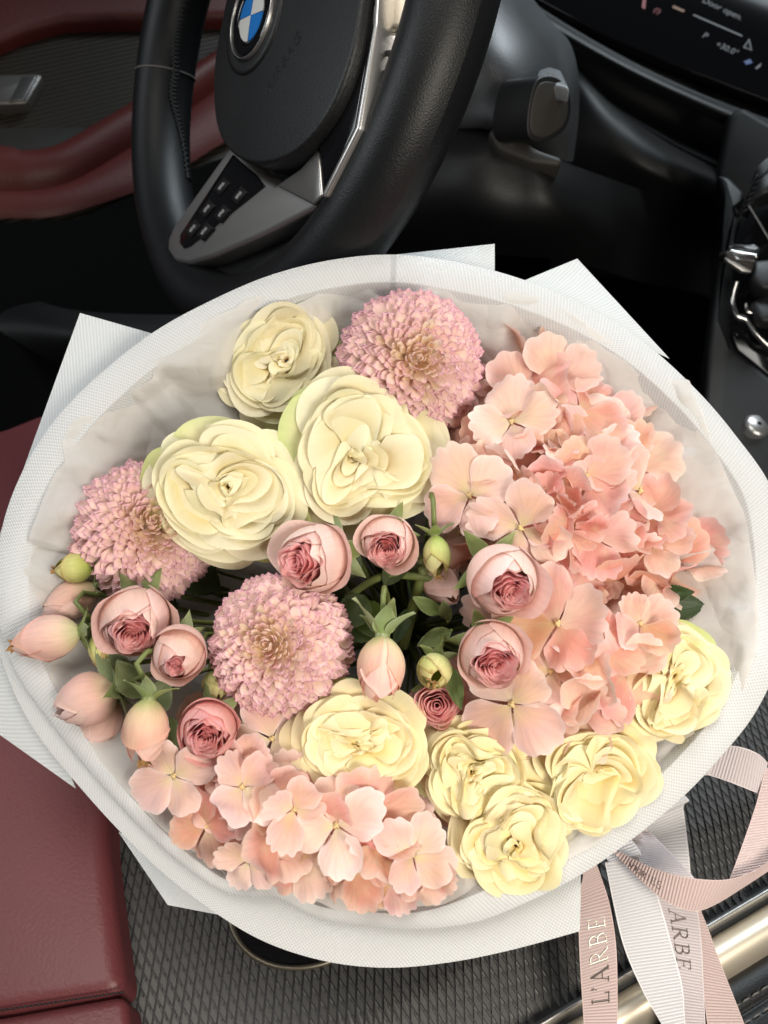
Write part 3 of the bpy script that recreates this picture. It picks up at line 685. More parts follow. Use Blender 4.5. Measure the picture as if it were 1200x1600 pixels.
# outer rim of the main sheet, clockwise from the top (px, py, band px, height offset)
RIM = [(620, 397, 50, .006), (720, 410, 52, .006), (820, 437, 50, .005), (920, 480, 48, .004), (1010, 537, 46, .004), (1090, 610, 45, .003), (1150, 680, 46, .002),
       (1205, 760, 50, .002), (1228, 850, 54, 0), (1232, 940, 56, 0), (1218, 1030, 58, 0), (1186, 1105, 58, 0), (1140, 1168, 54, 0), (1065, 1248, 52, 0), (975, 1322, 50, 0),
       (900, 1372, 50, 0), (820, 1412, 48, .001), (740, 1442, 40, .001), (650, 1452, 26, 0), (560, 1446, 22, -.001), (490, 1434, 20, -.001), (430, 1402, 20, .003), (375, 1402, 20, -.001), (330, 1385, 20, -.001), (270, 1340, 20, 0), (205, 1278, 22, 0),
       (140, 1205, 26, 0), (80, 1130, 36, 0), (30, 1060, 46, .001), (0, 985, 52, .001), (-8, 900, 56, .001), (6, 810, 58, .002), (40, 725, 58, .003), (90, 650, 56, .004),
       (160, 580, 54, .004), (240, 518, 52, .005), (325, 471, 50, .005), (420, 430, 50, .006), (520, 405, 50, .006)]
NR = 420
rim = catmull(RIM, NR, True)
rr_ = np.random.default_rng(5); nf = fnoise(rr_, 4, 2, 7)
def ringpts(frac_band, dh, extra=0.0, f=None):
    """ring inside the rim: band fraction inwards, or fraction f of the way to the centre"""
    out = []
    for i, (x, y, b, hh) in enumerate(rim):
        a_ = i/NR*2*PI
        hh += 0.0011*math.sin(7*a_+1) + 0.0008*math.sin(17*a_+2)*math.sin(3*a_)
        o = bp(x, y, HR+hh); c = bp(600, 960, HR)
        q = c-o; Lq = np.linalg.norm(q); q = q/Lq
        d = b*depth_of(o)/FPX*frac_band if f is None else Lq*f
        out.append(o + q*d + BN*(dh + extra*nf(math.cos(i/NR*2*PI)*2, math.sin(i/NR*2*PI)*2)))
    return np.array(out)
rings = [ringpts(0.0, -0.0006), ringpts(0.012, -0.0001), ringpts(0.03, 0.0002), ringpts(0.5, 0.0006), ringpts(0.93, 0.0008), ringpts(0.96, 0.0006), ringpts(0.985, -0.0004), ringpts(1.08, -0.002),
         ringpts(1.30, -0.012), ringpts(0, -0.034, 0.002, 0.20), ringpts(0, -0.062, 0.003, 0.29), ringpts(0, -0.095, 0.003, 0.42), ringpts(0, -0.14, 0.002, 0.70)]
rings.append(np.array([BINDP + (p - BINDP)*0.25 for p in rings[-1]]))
G = np.stack(rings, 1) - WO
def loft_uv(G):
    du = np.linalg.norm(np.diff(np.vstack([G[:, 3], G[:1, 3]]), axis=0), axis=1); U = np.concatenate([[0], np.cumsum(du)])[:-1]
    dv = np.linalg.norm(np.diff(G, axis=1), axis=2).mean(0); Vv = np.concatenate([[0], np.cumsum(dv)])
    return np.stack(np.meshgrid(U, Vv, indexing='ij'), -1)
obj('inner_sheet', grid_mesh('inner_sheet', G, M_wrap, loft_uv(G), cu=True), wrap)
# outside of the cone, 2 mm off, joined to the lower rim
ro = [ringpts(0.006, -0.0010), ringpts(0.35, -0.004), ringpts(0.9, -0.014), ringpts(0, -0.038, 0.002, 0.185), ringpts(0, -0.066, 0.003, 0.275), ringpts(0, -0.099, 0.003, 0.405), ringpts(0, -0.144, 0.002, 0.69)]
ro.append(np.array([BINDP + (p - BINDP)*0.3 for p in ro[-1]]))
G2 = np.stack(ro, 1) - WO
obj('outer_sheet', grid_mesh('outer_sheet', G2, M_wrap2, loft_uv(G2), cu=True), wrap)
def sheet(name, edge_out, edge_in, hout, hin, mat, n=120, deep=True, sag=0.0, thick=0.0007):
    """a strip of paper between two outlines (px), carried down into the cone behind the inner one"""
    a = catmull(edge_out, n) if len(edge_out) > 2 else linear(edge_out, n)
    b = catmull(edge_in, n) if len(edge_in) > 2 else linear(edge_in, n)
    rows = []
    for i in range(n):
        o = bp(a[i][0], a[i][1], hout); q = bp(b[i][0], b[i][1], hin)
        mid = [o + (q-o)*k + BN*sag*math.sin(PI*k) for k in (0, .03, .2, .4, .6, .8, 1.0)]
        if deep: mid += [q + (BINDP-q)*0.35 - BN*0.004, q + (BINDP-q)*0.7]
        rows.append(mid)
    G = np.array(rows); uv = np.stack(np.meshgrid(np.concatenate([[0], np.cumsum(np.linalg.norm(np.diff(G[:, 2], axis=0), axis=1))]),
        np.concatenate([[0], np.cumsum(np.linalg.norm(np.diff(G, axis=1), axis=2).mean(0))]), indexing='ij'), -1)
    nrm = np.cross(np.gradient(G, axis=0), np.gradient(G, axis=1)); nrm /= np.linalg.norm(nrm, axis=2)[..., None]+1e-12
    if np.dot(nrm[n//2, 2], BN) < 0: nrm = -nrm
    mb = MB(); Gb = G - nrm*thick
    mb.grid(G-WO, uv=uv); mb.grid(Gb[::-1]-WO, uv=uv[::-1])
    for A_, B_ in ((G[:, 0], Gb[:, 0]), (G[0], Gb[0]), (G[-1], Gb[-1])):
        mb.grid(np.stack([A_, B_], 1)-WO)
    return obj(name, mb.mesh(name, mat), wrap)
# front collar at the left and bottom, ending in a square corner near the ribbons
sheet('front_collar', [(-6, 960), (4, 1035), (50, 1135), (130, 1236), (220, 1332), (300, 1400), (400, 1465), (500, 1500), (600, 1512), (700, 1504), (800, 1484), (906, 1455)],
      [(60, 960), (90, 1060), (150, 1160), (230, 1260), (300, 1330), (380, 1370), (470, 1390), (560, 1400), (660, 1400), (740, 1390), (830, 1360), (906, 1325)], 0.016, 0.012, M_wrap, 160, sag=0.002)
# loose corners of the outer square sheets
def flap(label, quad, h, bend=0.004, curl=0.0, n=14):
    q = np.array(quad, float); rows = []
    for i in range(n):
        u = i/(n-1); r = []
        for j in range(n):
            v = j/(n-1)
            p = (1-u)*(1-v)*q[0]+u*(1-v)*q[1]+u*v*q[2]+(1-u)*v*q[3]
            hh = h + bend*math.sin(PI*u)*math.sin(PI*v) - curl*(u*u+v*v)
            r.append(bp(p[0], p[1], hh))
        rows.append(r)
    G = np.array(rows); nrm = np.cross(np.gradient(G, axis=0), np.gradient(G, axis=1)); nrm /= np.linalg.norm(nrm, axis=2)[..., None]
    if np.dot(nrm[0, 0], BN) < 0: nrm = -nrm
    Gb = G - nrm*0.0007
    uv = np.stack(np.meshgrid(np.linspace(0, np.linalg.norm(G[-1, 0]-G[0, 0]), n), np.linspace(0, np.linalg.norm(G[0, -1]-G[0, 0]), n), indexing='ij'), -1)
    mb = MB(); mb.grid(G-WO, uv=uv); mb.grid(Gb[::-1]-WO, uv=uv[::-1])
    for A_, B_ in ((G[:, 0], Gb[:, 0]), (G[0], Gb[0]), (G[-1], Gb[-1]), (G[:, -1], Gb[:, -1])): mb.grid(np.stack([A_, B_], 1)-WO)
    o = obj('paper_corner', mb.mesh('paper_corner', M_wrap2), wrap); o['label'] = label; return o
flap('left square corner of the wrapping paper sticking up', [(125, 489), (255, 526), (66, 752), (-14, 872)], 0.010)
flap('middle paper corner at the top with an upright cut edge', [(773, 381), (773, 446), (560, 438), (560, 404)], 0.012)
flap('right pointed paper corner at the top', [(902, 404), (1046, 560), (930, 508), (800, 446)], 0.012)
flap('bluish paper corner at the left under the rim', [(-40, 1120), (-40, 930), (34, 1010), (118, 1232)], -0.002)
flap('rounded paper corner under the front collar', [(185, 1300), (320, 1360), (345, 1430), (262, 1414)], -0.004)

# ------------------------------------------------------------------ crumpled tissue lining
tis = thing('tissue_paper', 'thin crumpled white tissue paper lining the inside of the wrapping around the flowers', 'tissue paper', Matrix.Translation(Vector(BINDP)))
TE = [(425, 457), (455, 478), (490, 462), (540, 437), (575, 452), (600, 466), (650, 452), (700, 441), (745, 440), (790, 450), (835, 462), (880, 482), (925, 512), (965, 545), (995, 585), (1040, 594), (1078, 592), (1096, 640), (1115, 700),
      (1138, 750), (1162, 800), (1178, 880), (1188, 965), (1186, 1020), (1160, 1085), (1120, 1140), (1060, 1210), (1000, 1268), (930, 1322), (860, 1360), (780, 1390), (690, 1415), (600, 1425), (520, 1422), (470, 1402), (420, 1392), (360, 1372),
      (300, 1330), (240, 1282), (190, 1230), (150, 1180), (112, 1130), (78, 1080), (50, 1030), (38, 960), (36, 890), (46, 830), (60, 792), (84, 740), (100, 720), (96, 690), (112, 655), (138, 648), (150, 640), (180, 608), (206, 612), (240, 590), (236, 560), (262, 545), (300, 512), (340, 490), (370, 478), (385, 466)]
NTs = 560
te_ = linear(TE, NTs, True)
rt = np.random.default_rng(9)
from mathutils import noise as mn
rowsT = []
FOLDS = [(nz(rt.normal(0, 1, 3)), wl, am, rt.uniform()) for wl, am in ((.062, .0030), (.047, .0026), (.036, .0019), (.029, .0014), (.021, .0009), (.016, .0006))]
fr = [0.0, 0.02, 0.05, 0.09, 0.13, 0.17, 0.21, 0.25, 0.29, 0.33, 0.37, 0.42, 0.47, 0.53, 0.60, 0.68]
hz_ = [0.0, -.001, -.0045, -.009, -.014, -.019, -.024, -.030, -.036, -.043, -.050, -.058, -.067, -.077, -.088, -.10]
fr = np.interp(np.linspace(0, 1, 44), np.linspace(0, 1, 16), fr); hz_ = np.interp(np.linspace(0, 1, 44), np.linspace(0, 1, 16), hz_)
c0 = bp(600, 960, HR)
for i in range(NTs):
    x, y = te_[i][:2]
    o = bp(x, y, HR+(0.004 if y < 850 else 0.0005))
    q = c0-o; row = []
    for k in range(44):
        p = o + q*fr[k] + BN*hz_[k]
        u = Vector((p[0]*26, p[1]*18, p[2]*26)); a = min(1.0, k/6)
        # flat facets meeting at sharp creases, as thin paper crumples
        pw = p + 0.010*np.array(mn.noise_vector(u*0.8))
        d = 0.0
        for kv, wl, am, ph_ in FOLDS:
            x_ = float(np.dot(kv, pw))/wl + ph_
            d += am*(2*abs(2*(x_-math.floor(x_+0.5)))-1)
        d = 1.25*d + 0.002*mn.noise(u*0.7) + 0.003
        qn = q/np.linalg.norm(q)
        row.append(p + (BN*0.75+qn*0.65)*d*(0.35+0.65*a))
    rowsT.append(row)
GT = np.array(rowsT) - WO
obj('lining_sheet', grid_mesh('lining_sheet', GT, M_tissue, cu=True), tis)

# ================================================================== flowers
CREAM = [(0.0, (0.74, 0.46, 0.10)), (0.4, (0.83, 0.64, 0.28)), (0.75, (0.85, 0.75, 0.44)), (1.0, (0.87, 0.81, 0.58))]  # golden base, deepened further so shading between petals sits in the colour
M_cream = petal_mat('cream_petal', CREAM, trans=0.30, var=0.10, huev=0.008, edge=(0.89, 0.84, 0.60, 0.6), vein=0.10, vamp=0.3)
M_yellow = petal_mat('yellow_petal', [(0.0, (0.72, 0.44, 0.07)), (0.4, (0.83, 0.58, 0.20)), (0.75, (0.86, 0.70, 0.34)), (1.0, (0.88, 0.77, 0.48))], trans=0.24, var=0.10, huev=0.008, edge=(0.90, 0.84, 0.56, 0.6), vein=0.10, vamp=0.3)  # yellow petal; dark base and bright edge also carry painted shading between petals
M_creamout = petal_mat('cream_outer_petal', [(0.0, (0.62, 0.60, 0.20)), (0.4, (0.82, 0.75, 0.38)), (0.8, (0.86, 0.80, 0.48)), (1.0, (0.74, 0.76, 0.36))],
                       trans=0.32, var=0.12, huev=0.012, blotch=(0.62, 0.70, 0.28, 0.5), vein=0.14, edge=(0.66, 0.73, 0.34, 0.45), vamp=0.4)
M_pinkout = petal_mat('bud_outer_petal', [(0.0, (0.72, 0.62, 0.40)), (0.35, (0.88, 0.60, 0.50)), (0.8, (0.89, 0.62, 0.55)), (1.0, (0.90, 0.66, 0.61))],
                      trans=0.30, var=0.16, huev=0.012, blotch=(0.88, 0.66, 0.55, 0.7), vein=0.18, edge=(0.90, 0.68, 0.64, 0.5))
M_pinkin = petal_mat('bud_inner_petal', [(0.0, (0.96, 0.34, 0.37)), (0.5, (0.96, 0.46, 0.47)), (1.0, (0.96, 0.63, 0.61))],
                     trans=0.52, var=0.12, huev=0.01, vein=0.15, edge=(0.88, 0.50, 0.50, 0.6))
M_peachbud = petal_mat('closed_bud_petal', [(0.0, (0.62, 0.66, 0.32)), (0.3, (0.86, 0.66, 0.48)), (0.75, (0.89, 0.58, 0.50)), (1.0, (0.88, 0.56, 0.46))],
                       trans=0.28, var=0.18, huev=0.015, blotch=(0.88, 0.72, 0.54, 0.4), vein=0.2, edge=(0.92, 0.50, 0.46, 0.55))
M_greenbud = petal_mat('green_bud_petal', [(0.0, (0.42, 0.50, 0.12)), (0.6, (0.66, 0.66, 0.26)), (0.92, (0.62, 0.56, 0.24)), (1.0, (0.40, 0.24, 0.08))],
                       trans=0.2, var=0.12, huev=0.02, vein=0.2)
M_sepal = petal_mat('sepal_green', [(0.0, (0.22, 0.28, 0.08)), (0.5, (0.27, 0.33, 0.14)), (1.0, (0.20, 0.25, 0.08))],
                    trans=0.22, var=0.15, huev=0.015, vein=0.3, edge=(0.46, 0.50, 0.28, 0.7))
M_leaf = petal_mat('leaf_green', [(0.0, (0.045, 0.070, 0.018)), (1.0, (0.032, 0.055, 0.016))], trans=0.2, var=0.2, huev=0.02, vein=0.5, edge=(0.08, 0.11, 0.04, 0.5), rough=0.4)
M_leafpale = petal_mat('leaf_grey_green', [(0.0, (0.13, 0.17, 0.055)), (1.0, (0.15, 0.19, 0.08))], trans=0.15, var=0.15, huev=0.015, vein=0.5, edge=(0.30, 0.34, 0.17, 0.5))
M_stem = plain('stem_green', (0.13, 0.16, 0.045), 0.45, var=0.35, bump=0.2, scale=300)
M_brown = plain('dry_tip', (0.36, 0.20, 0.07), 0.7, var=0.3, bump=0.4, scale=400)
M_mum = petal_mat('mum_floret', [(0.0, (0.84, 0.60, 0.38)), (0.35, (0.88, 0.66, 0.54)), (0.68, (0.84, 0.55, 0.56)), (1.0, (0.77, 0.45, 0.56))],
                  trans=0.25, var=0.06, huev=0.008, vein=0.08, edge=(0.76, 0.44, 0.60, 0.7), blotch=(0.88, 0.70, 0.58, 0.3))
M_mumc = petal_mat('mum_crown_floret', [(0.0, (0.91, 0.76, 0.50)), (0.5, (0.91, 0.74, 0.58)), (1.0, (0.88, 0.64, 0.62))],
                   trans=0.5, var=0.08, huev=0.01, vein=0.08, edge=(0.78, 0.50, 0.56, 0.7))
M_hyd = petal_mat('hydrangea_petal', [(0.0, (0.87, 0.64, 0.42)), (0.3, (0.88, 0.50, 0.38)), (0.75, (0.88, 0.49, 0.41)), (1.0, (0.90, 0.58, 0.52))],
                  trans=0.44, var=0.20, huev=0.020, blotch=(0.88, 0.68, 0.50, 0.75), vein=0.3, edge=(0.93, 0.74, 0.68, 0.7))
M_hydpale = petal_mat('hydrangea_pale_petal', [(0.0, (0.84, 0.72, 0.42)), (0.4, (0.89, 0.62, 0.48)), (1.0, (0.90, 0.62, 0.55))],
                      trans=0.34, var=0.14, huev=0.014, blotch=(0.80, 0.56, 0.58, 0.6), vein=0.3, edge=(0.94, 0.82, 0.76, 0.8))
M_bead = plain('floret_bead', (0.62, 0.46, 0.22), 0.6, var=0.2)

def stem_part(root, base_w, r=0.0016, seed=0):
    """stem from a flower's base to the binding point"""
    rg = random.Random(seed)
    Mi = root.matrix_world.inverted()
    b = np.array(base_w); e = BINDP + np.array([rg.uniform(-.012, .012), rg.uniform(-.012, .012), 0])
    z = np.array(root.matrix_world)[:3, 2]
    pts = [b, b - z*0.018, 0.5*(b+e) - BN*0.012, e, e + 0.25*(e - (0.5*(b+e)))]
    path = catmull(pts, 14)
    mb = MB(); add_tube(mb, xf(np.array(Mi), path), r, 7)
    return obj('stem', mb.mesh('stem', M_stem), root)

# ------------------------------------------------------------------ many-petalled cream garden rose
def shell_petal(R, ro, phi, w, rng, H, z0, zt, op, ns=25, nt=15, spiral=0.055, ruf=0.02, curl=0.3, tipdrop=0.25):
    """one petal as a piece of a shell round the flower axis; op 0 = upright, 1 = laid open. Returns x, y, z"""
    s = np.linspace(-1, 1, ns)[:, None]; t = np.linspace(0, 1, nt)[None, :]
    sp = rng.uniform(2.2, 3.4); notch = rng.uniform(-0.07, 0.05); nc = rng.uniform(-0.5, 0.5)
    te = t*(1 - tipdrop*np.abs(s)**sp - notch*np.exp(-((s-nc)/0.35)**2))
    f = fnoise(rng, 3, 0.5, 2.2); g = fnoise(rng, 3, 0.6, 2.6)
    gp = (0.62-0.36*op) + (0.38+0.36*op)*te**(1.6-0.5*op)
    z = z0 + (zt-z0)*te**(0.9+0.2*op)
    r = R*ro*gp*(1+spiral*s)
    q = np.clip((te-0.68)/0.32, 0, 1)**2*curl
    r = r + R*0.20*q; z = z - R*0.24*q*(0.4+op)
    r = r + R*ruf*f(s*2.2, te*1.2)*te**2
    z = z + R*ruf*1.5*g(s*2.4, te*1.5)*te**2.5
    th = phi + s*w*(0.50+0.50*te**0.6)
    return np.broadcast_arrays(r*np.cos(th), r*np.sin(th), z)
def rose(px, py, Rpx, h, tx, ty, roll, seed, label, flat=0.72, whorls=None, squash=(1, 1), wph=None, yel=False, green=3):
    rng = np.random.default_rng(seed)
    face = bp(px, py, h); R = Rpx*depth_of(face)/FPX
    ax = nz(nz(CAM - face) + tx*RGT + ty*UPV)
    H = flat*R
    base = face - ax*H*0.85
    root = thing('cream_rose', label, 'rose', frame(base, ax, roll), 'cream garden roses in the bouquet')
    k = whorls or int(rng.choice([2, 3])); ph = rng.uniform(0, 2*PI) if wph is None else wph
    ecc = rng.uniform(-0.06, 0.06, 2)*R
    nz1 = fnoise(rng, 3, 1, 2.5)
    def put(x, y, z, mat, warp=True, name='rose_petal'):
        r = np.hypot(x, y)/R; th = np.arctan2(y, x)
        if warp:
            A = 0.16*np.exp(-((r-0.62)/0.16)**2)
            c = np.cos(k*(th-ph)); r = r*(1 + A*(np.sign(c)*np.abs(c)**0.8))
            r = r*(1 + 0.05*nz1(np.cos(th)*1.3, np.sin(th)*1.3))
        x = r*R*np.cos(th); y = r*R*np.sin(th); q = np.clip(1-r, 0, 1)
        Pn = np.stack([(x+ecc[0]*q)*squash[0], (y+ecc[1]*q)*squash[1], z], -1)
        obj('petal', grid_mesh(name, Pn, mat), root)
    mat = M_yellow if yel else M_cream
    lay = [(1.0, 5, 1.0), (0.95, 5, 0.95), (0.87, 5, 0.72), (0.79, 5, 0.50), (0.71, 5, 0.34), (0.64, 5, 0.22)]
    gleft = green
    for li, (rho, c, op) in enumerate(lay):
        off = li*2.4 + rng.uniform(0, 1)
        for j in range(c):
            phi = off + 2*PI*(j + rng.uniform(-0.16, 0.16))/c
            zt = H*(1.0 - 0.46*op**1.5 + rng.uniform(-.05, .05))
            x, y, z = shell_petal(R, rho*rng.uniform(.95, 1.04), phi, PI/c*rng.uniform(1.25, 1.6), rng, H, H*0.35*(1-rho), zt, op,
                                  ruf=0.045 if yel else 0.028, curl=(0.16+0.48*op)*rng.uniform(0.2, 1.5), tipdrop=0.34 if li < 3 else 0.22)
            m = mat
            if li < 2 and gleft > 0 and rng.uniform() < 0.55: m = M_creamout; gleft -= 1
            put(x, y, z, m)
    # the folded heart: close shells drawn together into irregular whorls
    D1, D2, D3 = fnoise(rng, 3, 2.2, 4.6), fnoise(rng, 3, 2.2, 4.6), fnoise(rng, 3, 2.0, 4.5)
    rho = 0.60
    li = 0
    while rho > 0.018:
        c = 4 if rho > 0.4 else (3 if rho > 0.16 else 2)
        off = li*2.4 + rng.uniform(0, 1)
        for q in range(c):
            phi = off + 2*PI*(q + rng.uniform(-0.18, 0.18))/c
            op = 0.20 + rng.uniform(-.08, .12)
            x, y, z = shell_petal(R, rho*rng.uniform(.95, 1.05), phi, PI/c*rng.uniform(1.1, 1.55), rng, H, H*(0.34+0.2*(1-rho)+0.30*max(0, .22-rho)/.22), H*(1.0-0.04*max(0, .3-rho)/.3+rng.uniform(-.10, .05)), op,
                                  ns=31, nt=14, spiral=0.07, ruf=0.045 if yel else 0.030, curl=rng.uniform(0.1, 1.1), tipdrop=rng.uniform(.12, .3))
            X, Y = x/R, y/R
            r = np.hypot(X, Y); th = np.arctan2(Y, X)
            w_ = np.clip((0.72-r)/0.25, 0, 1)
            # lobes fold the shells inwards at k places, a smooth random field bends them further
            cc = np.cos(k*(th-ph)) ; cc = np.sign(cc)*np.abs(cc)**0.7
            g_ = np.exp(-((r-0.40)/0.20)**2)
            r2 = r*(1 + (0.42 if k > 1 else 0.15)*g_*cc)
            X2 = r2*np.cos(th) + w_*0.105*D1(X*1.5, Y*1.5); Y2 = r2*np.sin(th) + w_*0.105*D2(X*1.5, Y*1.5)
            z2 = z + H*0.10*w_*D3(X*1.6, Y*1.6)*np.clip(z/H, 0, 1)
            put(X2*R, Y2*R, z2, mat, warp=False, name='heart_petal')
        rho -= rng.uniform(0.062, 0.098)*(1 if rho > .2 else .55)
        li += 1
    mb = MB(); add_tube(mb, [(0, 0, -0.16*R), (0, 0, -0.1*R), (0, 0, 0.0), (0, 0, 0.12*R)], [0.05*R, .15*R, .17*R, .1*R], 12)
    obj('flower_base', mb.mesh('flower_base', M_sepal), root)
    stem_part(root, base - ax*R*0.12, 0.0024, seed)
    return root

# ------------------------------------------------------------------ pink globe spray rose, half open
def sepal_mesh(Ls, w, bend, rng, mat=None):
    ns, nt = 7, 12
    s = np.linspace(-1, 1, ns)[:, None]; t = np.linspace(0, 1, nt)[None, :]
    ww = w*np.sin(PI*np.clip(t, 0, 1)**0.62)**0.9*(1-0.35*t)+w*0.16*(1-t)
    x = ww*s
    a = bend*t
    y = Ls*np.where(np.abs(bend) > 1e-3, (1-np.cos(a))/max(abs(bend), 1e-3)*np.sign(bend), 0*t) + 0.35*ww*np.abs(s)**1.5 + rng.uniform(-.06, .06)*Ls*t*t*s
    z = Ls*np.where(np.abs(bend) > 1e-3, np.sin(a)/max(bend, 1e-3) if bend > 0 else np.sin(a)/min(bend, -1e-3), t)
    Pn = np.stack(np.broadcast_arrays(x + 0*t, y + 0*s, z + 0*s), -1)
    return grid_mesh('sepal', Pn, mat or M_sepal)
def add_sepals(root, R, n, rng, spread, length=1.15, w=0.30, skip=()):
    """sepals ring the base; spread = outward lean in radians"""
    for k in range(n):
        if k in skip: continue
        a = 2*PI*k/n + rng.uniform(-.25, .25)
        sp = spread + rng.uniform(-.25, .25)
        M = Matrix.Rotation(a, 4, 'Z') @ Matrix.Translation((0, 0.22*R, -0.02*R)) @ Matrix.Rotation(-sp, 4, 'X')
        obj('sepal', sepal_mesh(length*R*rng.uniform(.85, 1.15), w*R, rng.uniform(-0.7, -0.2) if sp > 1.2 else rng.uniform(0.1, .6), rng), root, M)
def hip(root, R):
    mb = MB(); add_tube(mb, [(0, 0, -.42*R), (0, 0, -.34*R), (0, 0, -.18*R), (0, 0, -.02*R), (0, 0, 0.10*R)], [.07*R, .14*R, .23*R, .26*R, .2*R], 12)
    obj('flower_base', mb.mesh('flower_base', M_sepal), root)
def globe_rose(px, py, Rpx, h, tx, ty, roll, seed, label, mouth=0.5, ell=1.12, outm=None, inm=None, lay=None, sep=1.9, name='pink_spray_rose', ragged=0.0, group='pink spray roses and buds'):
    rng = np.random.default_rng(seed)
    cen = bp(px, py, h); R = 0.88*Rpx*depth_of(cen)/FPX
    ax = nz(nz(CAM - cen) + tx*RGT + ty*UPV)
    base = cen - ax*R*ell
    root = thing(name, label, 'rose', frame(base, ax, roll), group)
    outm = outm or M_pinkout; inm = inm or M_pinkin
    ns, nt = 25, 18
    s = np.linspace(-1, 1, ns)[:, None]; t = np.linspace(0, 1, nt)[None, :]
    mouth *= 0.92; pm = PI - math.asin(min(0.95, mouth))
    #        radius, polar end, count, overlap, inner?
    lay = lay or [(1.06, pm-0.62, 2, 1.05, 0), (0.985, pm-0.16, 3, 1.25, 0), (0.93, pm, 3, 1.3, 0), (0.88, pm+0.04, 3, 1.3, 0)]
    inner = [(1.18, .90, 4), (0.98, .98, 3), (0.80, 1.0, 3), (0.62, 1.01, 3), (0.45, 1.01, 3), (0.29, 1.0, 2), (0.14, .98, 2)]
    for li, (rr, pe, c, ov, _) in enumerate(lay):
        off = rng.uniform(0, 6.28)
        for j in range(c):
            phi = off + 2*PI*(j+rng.uniform(-.1, .1))/c; w = min(PI*0.92, PI/c*ov)
            f = fnoise(rng, 3, 1, 3.5); g = fnoise(rng, 3, 1, 4)
            pj = pe + rng.uniform(-0.26, 0.04)
            te = t*(1 - 0.30*np.abs(s)**2.6 + 0.03*f(s*3, 0*t))
            psi = 0.18 + (pj-0.18)*te
            q = np.clip((te-0.82)/0.18, 0, 1)**2
            rad = R*rr*(1 + 0.018*f(s*1.5, te*2) + 0.03*s) + R*((0.30 if li == 0 else 0.10)+ragged)*q*rng.uniform(0.2, 1.4)
            r = rad*np.sin(psi); z = R*ell - rad*ell*np.cos(psi)
            th = phi + s*w*(0.45+0.55*np.sin(np.clip(te*1.1, 0, 1)*PI/2))
            z = z + R*0.05*g(s*2, te)*te**2
            Pn = np.stack(np.broadcast_arrays(r*np.cos(th), r*np.sin(th), z), -1)
            obj('petal', grid_mesh('bud_petal', Pn, outm), root)
    ztop = R*ell - R*ell*math.cos(pm)
    m2 = max(mouth*1.02, 0.22)
    for li, (rho, hz, c) in enumerate(inner):
        off = rng.uniform(0, 6.28)
        for j in range(c):
            phi = off + 2*PI*(j+rng.uniform(-.12, .12))/c; w = PI/c*rng.uniform(1.25, 1.55)
            f = fnoise(rng, 3, 1, 3.5); g = fnoise(rng, 3, 1.5, 5)
            te = t*(1 - 0.16*np.abs(s)**3)
            r = R*m2*rho*(0.80+0.20*te)*(1+0.07*s) + R*m2*rho*0.10*f(s*2.2, te)*te + R*m2*rho*0.05*np.cos(5*(phi+s*w))
            z = ztop*(0.50 + (hz+0.07-0.50)*te) + R*(0.05+0.16*max(0, 1.0-rho))*te + R*0.035*g(s*2, te)*te**2
            q = np.clip((te-0.8)/0.2, 0, 1)**2; r = r + R*0.05*q
            th = phi + s*w
            Pn = np.stack(np.broadcast_arrays(r*np.cos(th), r*np.sin(th), z), -1)
            obj('petal', grid_mesh('bud_inner_petal', Pn, inm), root)
    hip(root, R); add_sepals(root, R, 5, rng, sep)
    stem_part(root, base - ax*R*0.4, 0.0015, seed)
    return root

